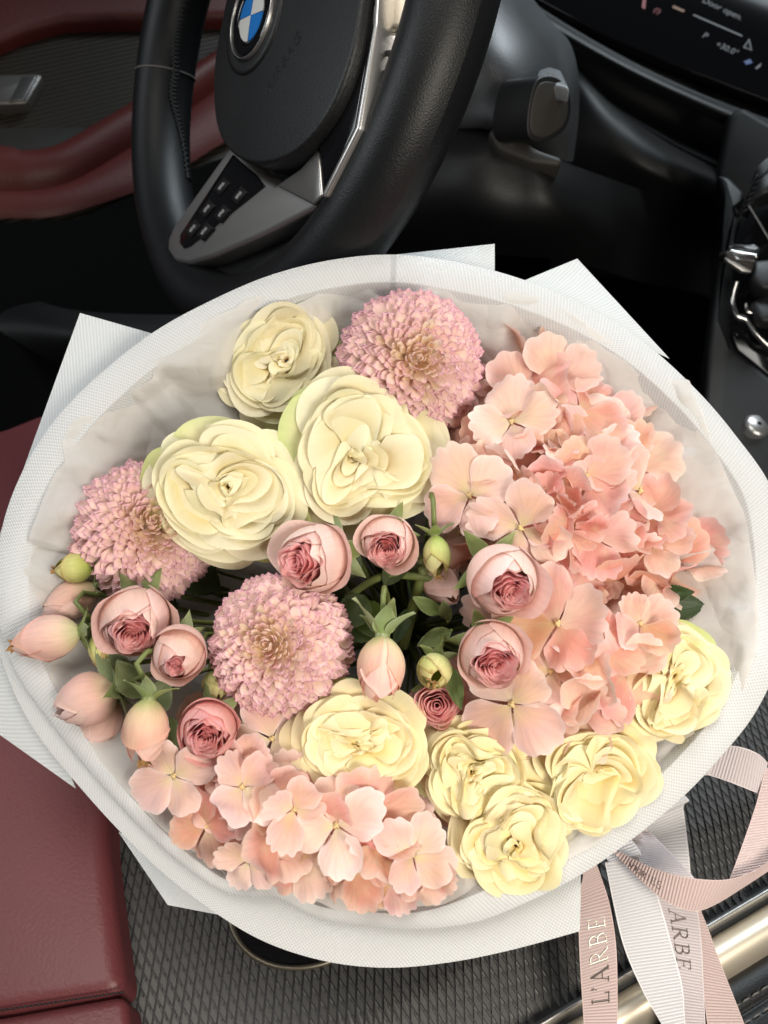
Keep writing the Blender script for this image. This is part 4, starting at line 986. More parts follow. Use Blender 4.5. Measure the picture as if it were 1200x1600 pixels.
# ------------------------------------------------------------------ closed egg-shaped bud
def egg_bud(px, py, Rpx, Lpx, h, dirpx, out, seed, label, mat=None, tipr=0.10, sep=2.0, seplen=1.1, brown=True, skip=(), stem=True, name='rose_bud', sepw=0.30, group='pink spray roses and buds', roll=0.0):
    """px,py = middle of the bud; dirpx = direction of the tip in the picture plane; out = how far the tip leans to the viewer"""
    rng = np.random.default_rng(seed)
    cen = bp(px, py, h); sc = depth_of(cen)/FPX; R = Rpx*sc; Lb = Lpx*sc
    v = nz(CAM - cen)
    ax = nz(dirpx[0]*RGT - dirpx[1]*UPV + out*v)
    base = cen - ax*Lb*0.5
    root = thing(name, label, 'rose bud', frame(base, ax, roll, ref=v), group)
    ns, nt = 25, 18
    s = np.linspace(-1, 1, ns)[:, None]; t = np.linspace(0, 1, nt)[None, :]
    def prof(u):
        return R*(np.sin(PI*np.clip(u, 0, 1)**0.80)**0.72*(1-tipr*1.0) + tipr*u*0.9)
    for li, (rr, c, ov, tl) in enumerate([(1.0, 2, 1.05, 0.82), (0.955, 3, 1.1, 0.95), (0.90, 3, 1.2, 1.03)]):
        off = rng.uniform(0, 6.28)
        for j in range(c):
            phi = off+2*PI*(j+rng.uniform(-.1, .1))/c; w = PI/c*ov
            f = fnoise(rng, 3, 1, 3.5)
            te = t*(1-0.42*np.abs(s)**1.8 + 0.02*f(s*3, 0*t))*tl*rng.uniform(.94, 1.02)
            r = rr*prof(0.03+0.97*te)*(1+0.02*s+0.015*f(s, te*2)); z = Lb*te
            q = np.clip((t-0.85)/0.15, 0, 1)**2; r = r + R*0.06*q*rng.uniform(-0.2, 1.2)
            th = phi + s*w + 0.35*te
            Pn = np.stack(np.broadcast_arrays(r*np.cos(th), r*np.sin(th), z), -1)
            obj('petal', grid_mesh('bud_petal', Pn, mat or M_peachbud), root)
    if brown:
        for k in range(5):
            a = 2*PI*k/5+rng.uniform(-.4, .4)
            M = Matrix.Translation((0, 0, Lb*0.955)) @ Matrix.Rotation(a, 4, 'Z') @ Matrix.Translation((0, R*0.10, 0)) @ Matrix.Rotation(rng.uniform(-.9, .1), 4, 'X')
            obj('dry_petal_tip', sepal_mesh(R*rng.uniform(.25, .45), R*0.13, 0.5, rng, M_brown), root, M)
    hip(root, R); add_sepals(root, R, 5, rng, sep, seplen, sepw, skip)
    if stem: stem_part(root, base - ax*R*0.4, 0.0014, seed)
    return root

# ------------------------------------------------------------------ pompon chrysanthemum
def floret_mesh(rng, L_, w, cup, curl, mat):
    ns, nt = 7, 11
    s = np.linspace(-1, 1, ns)[:, None]; t = (1-(1-np.linspace(0, 1, nt))**2.2)[None, :]
    ww = w*(0.38+0.62*np.sin(PI*0.5*np.clip(t*1.25, 0, 1))**1.2)*np.sqrt(np.clip(1-np.clip((t-0.80)/0.20, 0, 1)**2.2*0.96, 0, 1))
    cup = cup*(1-0.55*t)+0.02; a = s*cup
    x = ww*np.sin(a)/np.sin(cup)
    y = -ww*(np.cos(a)-np.cos(cup))/np.sin(cup) - curl*L_*(t**2.2) * -1.0 + rng.uniform(-.01, .01)*L_*np.sin(t*5)
    z = L_*t*(1-0.10*np.abs(s)**2*t) + 0*s
    z = z - L_*0.02*np.clip((t-.7)/.3, 0, 1)**2
    return grid_mesh('floret', np.stack(np.broadcast_arrays(x, y, z), -1), mat)
def pompon(px, py, Rpx, h, tx, ty, seed, label, n=640, squash=1.0):
    rng = np.random.default_rng(seed)
    cen = bp(px, py, h); R = Rpx*depth_of(cen)/FPX
    v = nz(CAM - cen); ax = nz(v + tx*RGT + ty*UPV)
    Mw = frame(cen, ax, rng.uniform(0, 6)); root = thing('pompon_chrysanthemum', label, 'chrysanthemum', Mw, 'pink pompon chrysanthemums in the bouquet')
    A = np.array(Mw)[:3, :3]; vl = A.T @ v
    var = [floret_mesh(rng, 0.44*R, rng.uniform(.066, .078)*R, rng.uniform(0.6, 0.9), rng.uniform(.00, .09), M_mum) for _ in range(6)]
    varc = [floret_mesh(rng, 0.34*R, rng.uniform(.056, .066)*R, rng.uniform(0.9, 1.2), rng.uniform(.10, .24), M_mumc) for _ in range(5)]
    pl = []
    ga = PI*(3-5**0.5)
    for i in range(n):
        u = (i+0.5)/n
        psi = math.acos(max(-1, 1 - (1-math.cos(math.radians(118)))*u**1.22)) + rng.normal(0, 0.025)
        th = i*ga + rng.normal(0, 0.06)
        nn = np.array([math.sin(psi)*math.cos(th), math.sin(psi)*math.sin(th), math.cos(psi)])
        away = np.array([math.cos(psi)*math.cos(th), math.cos(psi)*math.sin(th), -math.sin(psi)])
        lean = 0.12 + 0.75*min(1, psi/1.0) + rng.normal(0, 0.06)
        side = np.cross(nn, away)
        d = nz(nn + lean*away + rng.normal(0, 0.06)*side)
        crown = psi < 0.36 + rng.normal(0, 0.15)
        sc = (0.85 if crown else 1.0)*rng.uniform(0.86, 1.14)*(0.8+0.25*min(1, psi/0.9))
        Lf = (0.34 if crown else 0.44)*R*sc
        tip = nn*R*rng.uniform(0.95, 1.03)*(1.03 if crown else 1); tip[2] *= squash
        b = tip - d*Lf
        yv = nz(-away - np.dot(-away, d)*d); xv = np.cross(yv, d)
        M = Matrix.Identity(4)
        for r_ in range(3):
            M[r_][0] = xv[r_]*sc; M[r_][1] = yv[r_]*sc; M[r_][2] = d[r_]*sc; M[r_][3] = b[r_]
        pl.append((float(np.dot(nn, vl)), M, (varc if crown else var)[rng.integers(0, 5)]))
    order = sorted(range(n), key=lambda k: -pl[k][0])
    rest = {}
    for k, i in enumerate(order):
        if k < 298: obj('floret', pl[i][2], root, pl[i][1])
        else: rest.setdefault('x', []).append(i)
    mb = MB(); src = {}
    for i in rest.get('x', []):
        me = pl[i][2]
        if me.name not in src:
            co = np.zeros(len(me.vertices)*3, np.float32); me.vertices.foreach_get('co', co); src[me.name] = co.reshape(-1, 3)
        mb.grid(xf(np.array(pl[i][1]), src[me.name]).reshape(7, 11, 3))
    o = obj('outer_florets', mb.mesh('outer_florets', M_mum), root); o['kind'] = 'stuff'
    mb = MB(); psi = np.linspace(0, PI, 14); th = np.linspace(0, 2*PI, 20, endpoint=False)
    G = np.stack(np.broadcast_arrays(0.60*R*np.sin(psi)[None]*np.cos(th)[:, None], .60*R*np.sin(psi)[None]*np.sin(th)[:, None], .56*R*np.cos(psi)[None]+0*th[:, None]), -1)
    mb.grid(G, cu=True); obj('flower_heart', mb.mesh('flower_heart', M_mum), root)
    stem_part(root, cen - ax*R*0.5, 0.0026, seed)
    return root

# ------------------------------------------------------------------ hydrangea head
def hyd_petal(rng, mat):
    na, nt = 37, 9
    am = rng.uniform(0.80, 1.0)
    a = np.linspace(-1, 1, na)[:, None]; t = np.linspace(0, 1, nt)[None, :]
    teeth = int(rng.integers(6, 10)); amp = rng.uniform(0.025, 0.055)
    rho = np.cos(np.abs(a)**1.7*1.05)**0.8
    rho = rho*(1 + amp*np.abs(np.sin(a*teeth*1.2+rng.uniform(0, 3)))*np.clip(1.3-np.abs(a), 0, 1)*2 - amp)
    rho = rho*(1 + 0.05*np.sin(a*2.5+rng.uniform(0, 6)))
    ang = a*am*(0.72+0.28*np.sqrt(t))
    r = t*rho
    f = fnoise(rng, 3, 1.5, 3.6)
    x = r*np.sin(ang); y = r*np.cos(ang)
    cup = rng.uniform(-0.30, 0.34); fold = rng.uniform(-0.30, 0.42)
    z = cup*r**2 + fold*np.abs(x)**1.4 + 0.085*f(x*2.2, y*2.2)*t + 0.02*np.sin(a*teeth*.8)*t**4
    return grid_mesh('hydrangea_petal', np.stack(np.broadcast_arrays(x, y, z), -1), mat)
_r = np.random.default_rng(77)
HYD = [hyd_petal(_r, M_hyd) for _ in range(14)]; HYDP = [hyd_petal(_r, M_hydpale) for _ in range(10)]
def bead_mesh():
    mb = MB()
    for dx, dy, r in ((0, 0, .055), (.04, .03, .035), (-.03, .04, .03), (0, -.045, .03)):
        psi = np.linspace(0, PI, 6); th = np.linspace(0, 2*PI, 8, endpoint=False)
        G = np.stack(np.broadcast_arrays(dx + r*np.sin(psi)[None]*np.cos(th)[:, None], dy + r*np.sin(psi)[None]*np.sin(th)[:, None], .045 + r*np.cos(psi)[None]+0*th[:, None]), -1)
        mb.grid(G, cu=True)
    return mb.mesh('floret', M_bead)
BEAD = bead_mesh()
def add_floret(root, Mi, pos, axis, size, rng, pale, roll=None, open_=0.22):
    M = frame(pos, axis, rng.uniform(0, 6.28) if roll is None else roll)
    f = obj('floret', BEAD, root, Mi @ M @ Matrix.Scale(size, 4))
    for k in range(4):
        a = k*PI/2 + rng.uniform(-.16, .16)
        tilt = open_ + rng.uniform(-0.22, 0.25)
        sc = rng.uniform(0.82, 1.12)
        Mp = Matrix.Rotation(a, 4, 'Z') @ Matrix.Translation((0, 0.02, 0.012*(k % 2))) @ Matrix.Rotation(tilt, 4, 'X') @ Matrix.Rotation(rng.uniform(-.2, .2), 4, 'Y') @ Matrix.Diagonal((sc*rng.uniform(.92, 1.12), sc, sc, 1))
        obj('petal', (HYDP if pale else HYD)[rng.integers(0, 10)], f, Mp)
def inside(poly, x, y):
    c = False; n = len(poly)
    for i in range(n):
        x1, y1 = poly[i]; x2, y2 = poly[i-1]
        if (y1 > y) != (y2 > y) and x < (x2-x1)*(y-y1)/(y2-y1)+x1: c = not c
    return c
def hydrangea(cx, cy, poly, dome, h0, seed, label, manual=(), spacing=52, size=(46, 66), pale=0.2, lean=0.75, jit=0.62, tiltc=(0, 0), pull=0.8):
    rng = np.random.default_rng(seed)
    cen = bp(cx, cy, h0)
    root = thing('hydrangea_head', label, 'hydrangea', frame(cen, BN), 'hydrangea heads in the bouquet')
    Mi = root.matrix_world.inverted()
    poly = np.array(poly, float)
    pts = [(m[0], m[1]) for m in manual]
    xs, ys = poly[:, 0], poly[:, 1]
    auto = []
    for _ in range(6000):
        x = rng.uniform(xs.min(), xs.max()); y = rng.uniform(ys.min(), ys.max())
        if not inside(poly, x, y): continue
        if all((x-a)**2+(y-b)**2 > spacing**2 for a, b in auto) and all((x-a)**2+(y-b)**2 > (spacing*1.15)**2 for a, b in pts):
            auto.append((x, y))
    def edge_frac(x, y):
        th = math.atan2(y-cy, x-cx); d = math.hypot(x-cx, y-cy); best = 1e9
        for i in range(len(poly)):
            p1 = poly[i]-(cx, cy); p2 = poly[i-1]-(cx, cy)
            dx, dy = math.cos(th), math.sin(th); e = p2-p1
            den = dx*e[1]-dy*e[0]
            if abs(den) < 1e-9: continue
            tt = (p1[0]*e[1]-p1[1]*e[0])/den; uu = (p1[0]*dy-p1[1]*dx)/den
            if tt > 0 and -1e-6 <= uu <= 1+1e-6: best = min(best, tt)
        return min(1.0, d/best)
    for x, y in auto:
        k = edge_frac(x, y)
        hh = h0 + dome*(1-k**2.2) + rng.uniform(-.008, .008)
        xx, yy = cx+(x-cx)*(1-0.03*k), cy+(y-cy)*(1-0.03*k)
        p = bp(xx, yy, hh); th = math.atan2(y-cy, x-cx)
        ax = nz(CAM-p) + (lean*k*math.cos(th)+rng.normal(0, jit)+tiltc[0])*RGT + (-lean*k*math.sin(th)+rng.normal(0, jit)+tiltc[1])*UPV
        add_floret(root, Mi, p, ax, rng.uniform(*size)*depth_of(p)/FPX, rng, rng.uniform() < pale)
    for m in manual:
        x, y, s, hh, tx, ty, roll, pl = m
        p = bp(x, y, hh)
        add_floret(root, Mi, p, nz(nz(CAM-p)+tx*RGT+ty*UPV), s*depth_of(p)/FPX, rng, pl, roll, 0.12)
    # stalks that carry the florets and the main stem
    mb = MB()
    e = cen - BN*0.05
    for x, y in auto + pts:
        k = edge_frac(x, y); p = bp(cx+(x-cx)*.9, cy+(y-cy)*.9, h0+dome*(1-k**2.2)-0.004)
        add_tube(mb, xf(np.array(Mi), catmull([p, p-BN*0.012, e], 6)), 0.0007, 5)
    o = obj('flower_stalks', mb.mesh('flower_stalks', M_stem), root); o['kind'] = 'stuff'
    stem_part(root, e, 0.003, seed)
    return root

# ------------------------------------------------------------------ leaves
def leaf_mesh(rng, Ln, w, bend, mat, serr=0.04):
    ns, nt = 9, 26
    s = np.linspace(-1, 1, ns)[:, None]; t = np.linspace(0, 1, nt)[None, :]
    ww = w*np.sin(PI*t**0.8)**0.85*(1+serr*np.sin(t*70)*np.abs(s)**4)
    f = fnoise(rng, 3, 1, 4)
    x = ww*s; y = Ln*t+0*s
    z = bend*Ln*t*t + 0.28*np.abs(x) + 0.035*Ln*f(s*1.5, t*3)*np.abs(s) + 0.004*np.sin(t*40)*np.abs(s)*Ln
    return grid_mesh('leaf', np.stack(np.broadcast_arrays(x, y, z), -1), mat)
def leaf_sprig(label, leaves, seed, stem_pts=None, name='leaf_sprig', group='green leaves between the flowers', stem_r=0.0012, mat=None):
    """leaves: (base px, py, h, tip px, py, h, width px, bend)"""
    rng = np.random.default_rng(seed)
    b0 = bp(*leaves[0][:3]); root = thing(name, label, 'leaves', Matrix.Translation(Vector(b0)), group)
    for l in leaves:
        a = bp(*l[:3]); b = bp(*l[3:6]); v = b-a; Ln = np.linalg.norm(v); y = v/Ln
        c = nz(CAM-a); z = nz(c-np.dot(c, y)*y); x = np.cross(y, z)
        M = Matrix.Identity(4)
        for i in range(3): M[i][0] = x[i]; M[i][1] = y[i]; M[i][2] = z[i]; M[i][3] = (a-b0)[i]
        obj('leaf', leaf_mesh(rng, Ln, l[6]*depth_of(a)/FPX, l[7], mat or M_leaf), root, M)
    if stem_pts:
        path = catmull([bp(*p)-b0 for p in stem_pts], 16)
        mb = MB(); add_tube(mb, path, stem_r, 8); obj('stem', mb.mesh('stem', M_stem), root)
    else:
        mb = MB()
        for l in leaves:
            a = bp(*l[:3]); add_tube(mb, catmull([a-b0, a-b0-BN*0.02, 0.5*(a+BINDP)-b0, BINDP-b0], 10), 0.0009, 6)
        obj('stem', mb.mesh('stem', M_stem), root)
    return root

# ------------------------------------------------------------------ placing
rose(434, 562, 100, 0.030, -0.10, 0.18, 0.3, 11, 'cream rose at the back of the bouquet, left of the highest pink pompon', whorls=2, wph=0.6)
rose(569, 712, 128, 0.052, 0.02, 0.02, 0.0, 12, 'largest open cream rose with pale green rim, facing up between two other cream roses', whorls=3, wph=1.9, flat=0.66)
rose(352, 768, 116, 0.054, -0.12, 0.0, 1.0, 13, 'cream rose with greenish outer petals overlapping the leftmost pink pompon', whorls=2, squash=(0.95, 1.12), green=4)
rose(558, 1160, 100, 0.050, -0.05, -0.12, 0.0, 14, 'yellowish cream rose right below the lowest pink pompon', whorls=2, wph=0.1, flat=0.5, squash=(1.05, .88), yel=True, green=1)
rose(745, 1214, 98, 0.040, 0.0, -0.30, 2.2, 15, 'pale yellow rose under the broad flat hydrangea floret, between two yellow roses', whorls=3, squash=(1.0, .9), yel=True, green=1)
rose(1056, 1070, 102, 0.040, 0.38, -0.10, 4.0, 16, 'pale yellow rose at the right rim of the wrapping beside a peach hydrangea', whorls=2, yel=True)
rose(936, 1222, 106, 0.040, 0.36, -0.36, 5.0, 17, 'yellow rose in the lower right, between the rim and two other yellow roses', whorls=2, yel=True)
rose(803, 1316, 104, 0.038, 0.14, -0.42, 0.7, 18, 'yellow rose at the bottom rim of the bouquet, lowest of all the roses', whorls=3, yel=True)
pompon(640, 570, 116, 0.028, 0.12, 0.10, 21, 'pink pompon chrysanthemum at the back, topmost of the three pompons')
pompon(226, 832, 114, 0.011, 0.12, 0.18, 22, 'dusky pink pompon chrysanthemum tucked behind a cream rose at the left')
pompon(440, 1006, 114, 0.036, -0.22, 0.0, 23, 'round pink pompon chrysanthemum in front, with a yellow crown turned left')

hydrangea(890, 750, [(705, 660), (740, 600), (810, 555), (880, 548), (940, 590), (1000, 660), (1050, 740), (1085, 830), (1070, 905), (1000, 925), (880, 930), (780, 880), (700, 830), (680, 740)],
          0.038, 0.010, 31, 'large coral pink hydrangea head filling the upper right of the bouquet',
          manual=[(735, 775, 76, 0.050, -0.45, 0.1, 0.5, 1), (815, 825, 76, 0.054, -0.5, -0.3, 1.1, 1), (865, 600, 80, 0.038, 0.1, 0.6, 0.3, 0), (800, 660, 70, 0.048, -0.3, 0.5, 0.2, 1), (905, 640, 70, 0.046, 0.3, 0.5, 0.9, 0)],
          spacing=36, size=(54, 78), pale=0.28)
hydrangea(890, 1030, [(740, 1090), (760, 980), (830, 930), (930, 915), (1015, 940), (1050, 985), (1022, 1045), (965, 1120), (900, 1165), (800, 1170), (740, 1140)],
          0.030, 0.012, 32, 'peach hydrangea head with one broad flat floret, in the right middle under the large one',
          manual=[(800, 1100, 84, 0.052, -0.1, -0.3, 0.75, 1), (872, 975, 88, 0.052, -0.35, 0.25, 0.4, 0), (905, 1118, 72, 0.044, 0.15, -0.45, 0.2, 0), (978, 1052, 72, 0.044, 0.35, -0.15, 0.9, 0), (860, 1050, 70, 0.046, 0.0, 0.1, 0.1, 1), (1000, 975, 62, 0.042, 0.4, 0.2, 0.5, 0), (930, 1010, 66, 0.050, 0.2, 0.3, 1.2, 0)],
          spacing=38, size=(56, 80), pale=0.3)
hydrangea(440, 1290, [(250, 1196), (285, 1155), (370, 1115), (470, 1180), (560, 1235), (650, 1255), (690, 1305), (668, 1352), (610, 1362), (530, 1366), (450, 1350), (380, 1330), (350, 1280), (305, 1234)],
          0.040, 0.012, 33, 'pale pink hydrangea head along the bottom left rim of the bouquet',
          manual=[(272, 1212, 64, 0.050, -0.3, -0.35, 0.4, 1), (425, 1155, 70, 0.036, 0.0, 0.1, 0.4, 1), (420, 1245, 78, 0.046, -0.2, -0.35, 0.7, 1), (575, 1278, 80, 0.046, 0.2, -0.4, 0.2, 0), (470, 1348, 60, 0.044, -0.1, -0.45, 0.5, 0), (560, 1354, 62, 0.044, 0.1, -0.45, 0.1, 0), (645, 1336, 62, 0.046, 0.25, -0.3, 0.9, 1), (322, 1292, 60, 0.042, -0.35, -0.3, 0.3, 0), (388, 1346, 54, 0.042, -0.2, -0.35, 1.0, 1), (668, 1372, 44, 0.040, 0.2, -0.3, 0.2, 0), (610, 1378, 46, 0.038, 0.0, -0.3, 0.6, 0)],
          spacing=38, size=(54, 78), pale=0.4, tiltc=(0, -0.1), jit=0.40, lean=0.40)

globe_rose(492, 872, 60, 0.058, -0.55, -0.12, 0.0, 41, 'half open pink globe rose with a deep pink heart, below the two front cream roses', mouth=0.55)
globe_rose(605, 847, 46, 0.052, -0.08, -0.30, 1.0, 42, 'small pink globe rose with swirled coral heart, right under the largest cream rose', mouth=0.58)
globe_rose(785, 905, 60, 0.066, 0.28, -0.38, 2.0, 43, 'pale blush globe rose opening to the lower right, on the coral hydrangea edge', mouth=0.48)
globe_rose(768, 1022, 56, 0.064, 0.15, -0.38, 3.0, 44, 'pink globe rose with raspberry heart above the broad flat hydrangea floret', mouth=0.60)
globe_rose(683, 1100, 40, 0.030, 0.0, -0.1, 0.0, 45, 'small open coral rose half hidden beneath a green bud', mouth=0.85, outm=M_pinkin)
globe_rose(212, 970, 60, 0.048, -0.10, -0.40, 0.5, 46, 'half open light pink rose at the left, in front of the leftmost pompon', mouth=0.52)
globe_rose(280, 1020, 46, 0.056, -0.15, -0.45, 2.5, 47, 'tight light pink rose with pale sepals standing above it, left of the front pompon', mouth=0.34, sep=2.4)
globe_rose(326, 1140, 50, 0.054, -0.12, -0.30, 1.7, 48, 'deep pink rose at the lower left, beside a peach coloured bud', mouth=0.55, outm=petal_mat('rosy_outer_petal', [(0.0, (0.8, 0.45, 0.35)), (0.4, (0.84, 0.36, 0.34)), (1.0, (0.86, 0.44, 0.42))], trans=.3, vein=.15, edge=(.9, .6, .56, .5)))
egg_bud(595, 1045, 47, 100, 0.060, (-0.05, 1.0), 0.25, 51, 'pink bud hanging tip down under three upright green sepals', sep=2.75, seplen=1.35, brown=False, tipr=0.34, sepw=0.40)
egg_bud(678, 1050, 30, 58, 0.052, (-0.15, 0.6), 0.9, 52, 'round yellow green bud with a withered tip, right of the hanging pink bud', mat=M_greenbud, sep=2.0)
egg_bud(683, 870, 27, 66, 0.046, (0.1, 1.0), 0.3, 53, 'yellow green bud with a dry brown tip beside the coral hydrangea', mat=M_greenbud, sep=2.3, tipr=0.3)
egg_bud(70, 998, 37, 104, 0.036, (-1.0, 0.22), 0.15, 54, 'long peach bud pointing left over the rim of the wrapping', sep=2.2)
egg_bud(132, 1095, 45, 96, 0.034, (-0.9, 0.35), 0.2, 55, 'fat pink bud pointing left, below the long peach bud', mat=M_pinkout, sep=1.9, brown=False)
egg_bud(228, 1142, 43, 96, 0.058, (-0.1, 1.0), 0.25, 56, 'peach and cream bud hanging tip down with a dry brown tip', sep=2.5, tipr=0.3)
egg_bud(114, 888, 25, 58, 0.030, (-1.0, 0.1), 0.2, 57, 'small olive yellow bud beside the leftmost pompon', mat=M_greenbud, sep=2.0)
egg_bud(108, 940, 32, 92, 0.022, (-0.9, 0.5), 0.1, 58, 'dusky pink bud lying behind the long peach bud', mat=M_pinkout, brown=False)
egg_bud(338, 1072, 24, 50, 0.034, (0.1, 0.9), 0.5, 59, 'small ochre bud squeezed between the front pompon and the deep pink rose', mat=M_greenbud)
egg_bud(155, 1132, 34, 86, 0.020, (-0.5, 0.8), 0.3, 60, 'dark pink bud under the fat pink bud', mat=M_pinkout, brown=False)
egg_bud(160, 1018, 22, 66, 0.030, (0.2, 1.0), 0.3, 61, 'narrow greenish bud between the left pink roses', mat=M_greenbud, brown=False)
egg_bud(690, 915, 30, 78, 0.024, (0.5, 0.6), 0.5, 62, 'greyish pink bud in the shade beneath the blush globe rose', mat=M_pinkout, brown=False)

leaf_sprig('dark pointed leaf beside the peach hydrangea near the right rim', [(1030, 950, .020, 1105, 945, .022, 22, -.1), (1020, 930, .020, 1085, 925, .024, 14, .1)], 71)
leaf_sprig('pale green leaves with a stem between the buds at the left', [(205, 1075, .030, 150, 1010, .034, 24, .1), (220, 1090, .034, 182, 1030, .040, 22, .15), (235, 1110, .038, 262, 1062, .048, 24, -.1), (250, 1120, .034, 280, 1170, .038, 18, .1)], 72,
           [(330, 1010, .0, ), (250, 1085, .030), (190, 1075, .032), (120, 985, .030)], 'leaf_sprig', stem_r=0.0014, mat=M_leafpale)
leaf_sprig('dark green leaves in the middle gap under the small coral heart rose', [(560, 900, .030, 520, 850, .036, 22, .1), (570, 930, .018, 535, 985, .020, 26, .1), (600, 915, .026, 655, 835, .040, 18, -.1), (640, 900, .020, 700, 960, .022, 22, .1), (560, 940, .010, 600, 1000, .012, 26, 0)], 73,
           [(540, 935, .014), (600, 900, .026), (680, 905, .030)], stem_r=0.0020)
leaf_sprig('thick upright green stems crossing the middle gap', [(640, 950, .012, 615, 1010, .014, 12, .1), (650, 900, .022, 690, 890, .030, 10, .1)], 74,
           [(630, 1010, -.01), (650, 930, .020), (662, 890, .030)], name='green_stem', stem_r=0.0030)
leaf_sprig('small green leaves beside the green bud under the blush globe rose', [(690, 960, .030, 640, 930, .038, 12, .2), (700, 970, .030, 690, 930, .044, 10, .2), (705, 985, .028, 650, 1010, .03, 14, .1), (700, 1040, .030, 722, 1110, .046, 14, .0), (715, 1060, .030, 640, 1080, .03, 12, .1)], 75, mat=M_leafpale)
_rl = np.random.default_rng(99)
lv = []
for k in range(46):
    a = _rl.uniform(0, 2*PI); r = 430*math.sqrt(_rl.uniform(0, 1)); x, y = 600+r*math.cos(a)*1.0, 955+r*math.sin(a)*.88
    b = a+_rl.uniform(-1, 1); ln = _rl.uniform(80, 130); h = 0.004-0.022*(r/430)**2
    lv.append((x, y, h-.006, x+ln*math.cos(b), y+ln*math.sin(b), h+_rl.uniform(0, .012), _rl.uniform(26, 40), _rl.uniform(-.1, .2)))
leaf_sprig('dark foliage packed under the flower heads throughout the bouquet', lv, 76, name='foliage')

# ================================================================== ribbons
def ribbon_mat(name, col, n_ribs):
    m, nt, out = new_mat(name)
    tc = N(nt, 'ShaderNodeTexCoord'); sep = N(nt, 'ShaderNodeSeparateXYZ'); L(nt, tc.outputs['UV'], sep.inputs[0])
    w = math_node(nt, 'MULTIPLY_ADD', math_node(nt, 'SINE', math_node(nt, 'MULTIPLY', sep.outputs[1], 2*PI*1000/1.75)), 0.5, 0.5)
    ed = math_node(nt, 'GREATER_THAN', math_node(nt, 'ABSOLUTE', math_node(nt, 'MULTIPLY_ADD', sep.outputs[0], 2.0, -1.0)), 0.94)
    w2 = math_node(nt, 'MAXIMUM', w, ed)
    c = mixc(nt, w2, tuple(x*0.80 for x in col), col)
    bu = N(nt, 'ShaderNodeBump'); bu.inputs['Strength'].default_value = 0.7; bu.inputs['Distance'].default_value = 0.0005; L(nt, w2, bu.inputs['Height'])
    p = N(nt, 'ShaderNodeBsdfPrincipled'); p.inputs['Roughness'].default_value = 0.42; p.inputs['Specular IOR Level'].default_value = 0.5; p.inputs['Sheen Weight'].default_value = 0.2
    L(nt, c, p.inputs['Base Color']); L(nt, bu.outputs[0], p.inputs['Normal'])
    t = N(nt, 'ShaderNodeBsdfTranslucent'); L(nt, c, t.inputs['Color'])
    mx = N(nt, 'ShaderNodeMixShader'); mx.inputs[0].default_value = 0.15
    L(nt, p.outputs[0], mx.inputs[1]); L(nt, t.outputs[0], mx.inputs[2]); L(nt, mx.outputs[0], out.inputs[0])
    return m
M_rp = ribbon_mat('pink_grosgrain', (0.77, 0.59, 0.56), 1); M_rw = ribbon_mat('white_grosgrain', (0.82, 0.80, 0.82), 1); M_rw2 = ribbon_mat('pale_pink_grosgrain', (0.80, 0.71, 0.72), 1)
M_ink = plain('foil_print', (0.16, 0.13, 0.12), 0.35, metal=0.6); M_foil = plain('bright_foil_print', (0.80, 0.76, 0.66), 0.3, metal=0.7)
def ribbon(label, left, right, depths, mat, n=90, thick=0.0005, cross=7, tied=True):
    """left/right: edges as picture points, depths along the ribbon"""
    a = [P(x, y, d) for (x, y), d in zip(left, depths)]; b = [P(x, y, d) for (x, y), d in zip(right, depths)]
    if tied:                                   # carried on under the bouquet to the knot round the stems
        m = 0.5*(a[0]+b[0]); v = BINDP+np.array([0.012, -0.012, 0.002])-m; w_ = (b[0]-a[0])*0.5
        a = [m+v-w_*.6, m+v*0.45-w_]+a; b = [m+v+w_*.6, m+v*0.45+w_]+b
    a = catmull(a, n); b = catmull(b, n)
    k = np.linspace(0, 1, cross)[None, :, None]
    G = a[:, None]*(1-k) + b[:, None]*k
    nr = np.cross(np.gradient(G, axis=0), np.gradient(G, axis=1)); nr /= np.linalg.norm(nr, axis=2)[..., None]+1e-12
    if np.mean(np.sum(nr*(CAM-G), -1)) < 0: nr = -nr
    o0 = G[n//2, cross//2].copy()
    s = np.concatenate([[0], np.cumsum(np.linalg.norm(np.diff(G[:, cross//2], axis=0), axis=1))])
    uv = np.stack(np.broadcast_arrays(np.linspace(0, 1, cross)[None, :], s[:, None]), -1)
    Gb = G - nr*thick
    root = thing('ribbon', label, 'ribbon', Matrix.Translation(Vector(o0)), 'grosgrain ribbon tails of the bouquet')
    mb = MB(); mb.grid(G-o0, uv=uv); mb.grid(Gb[::-1]-o0, uv=uv[::-1])
    for A_, B_, q in ((G[:, 0], Gb[:, 0], 0), (G[:, -1], Gb[:, -1], 1)):
        mb.grid(np.stack([A_, B_], 1)-o0, uv=np.stack([np.stack([np.full(n, q), s], 1)]*2, 1))
    obj('ribbon_band', mb.mesh('ribbon_band', mat), root)
    return root, G, nr, s, o0
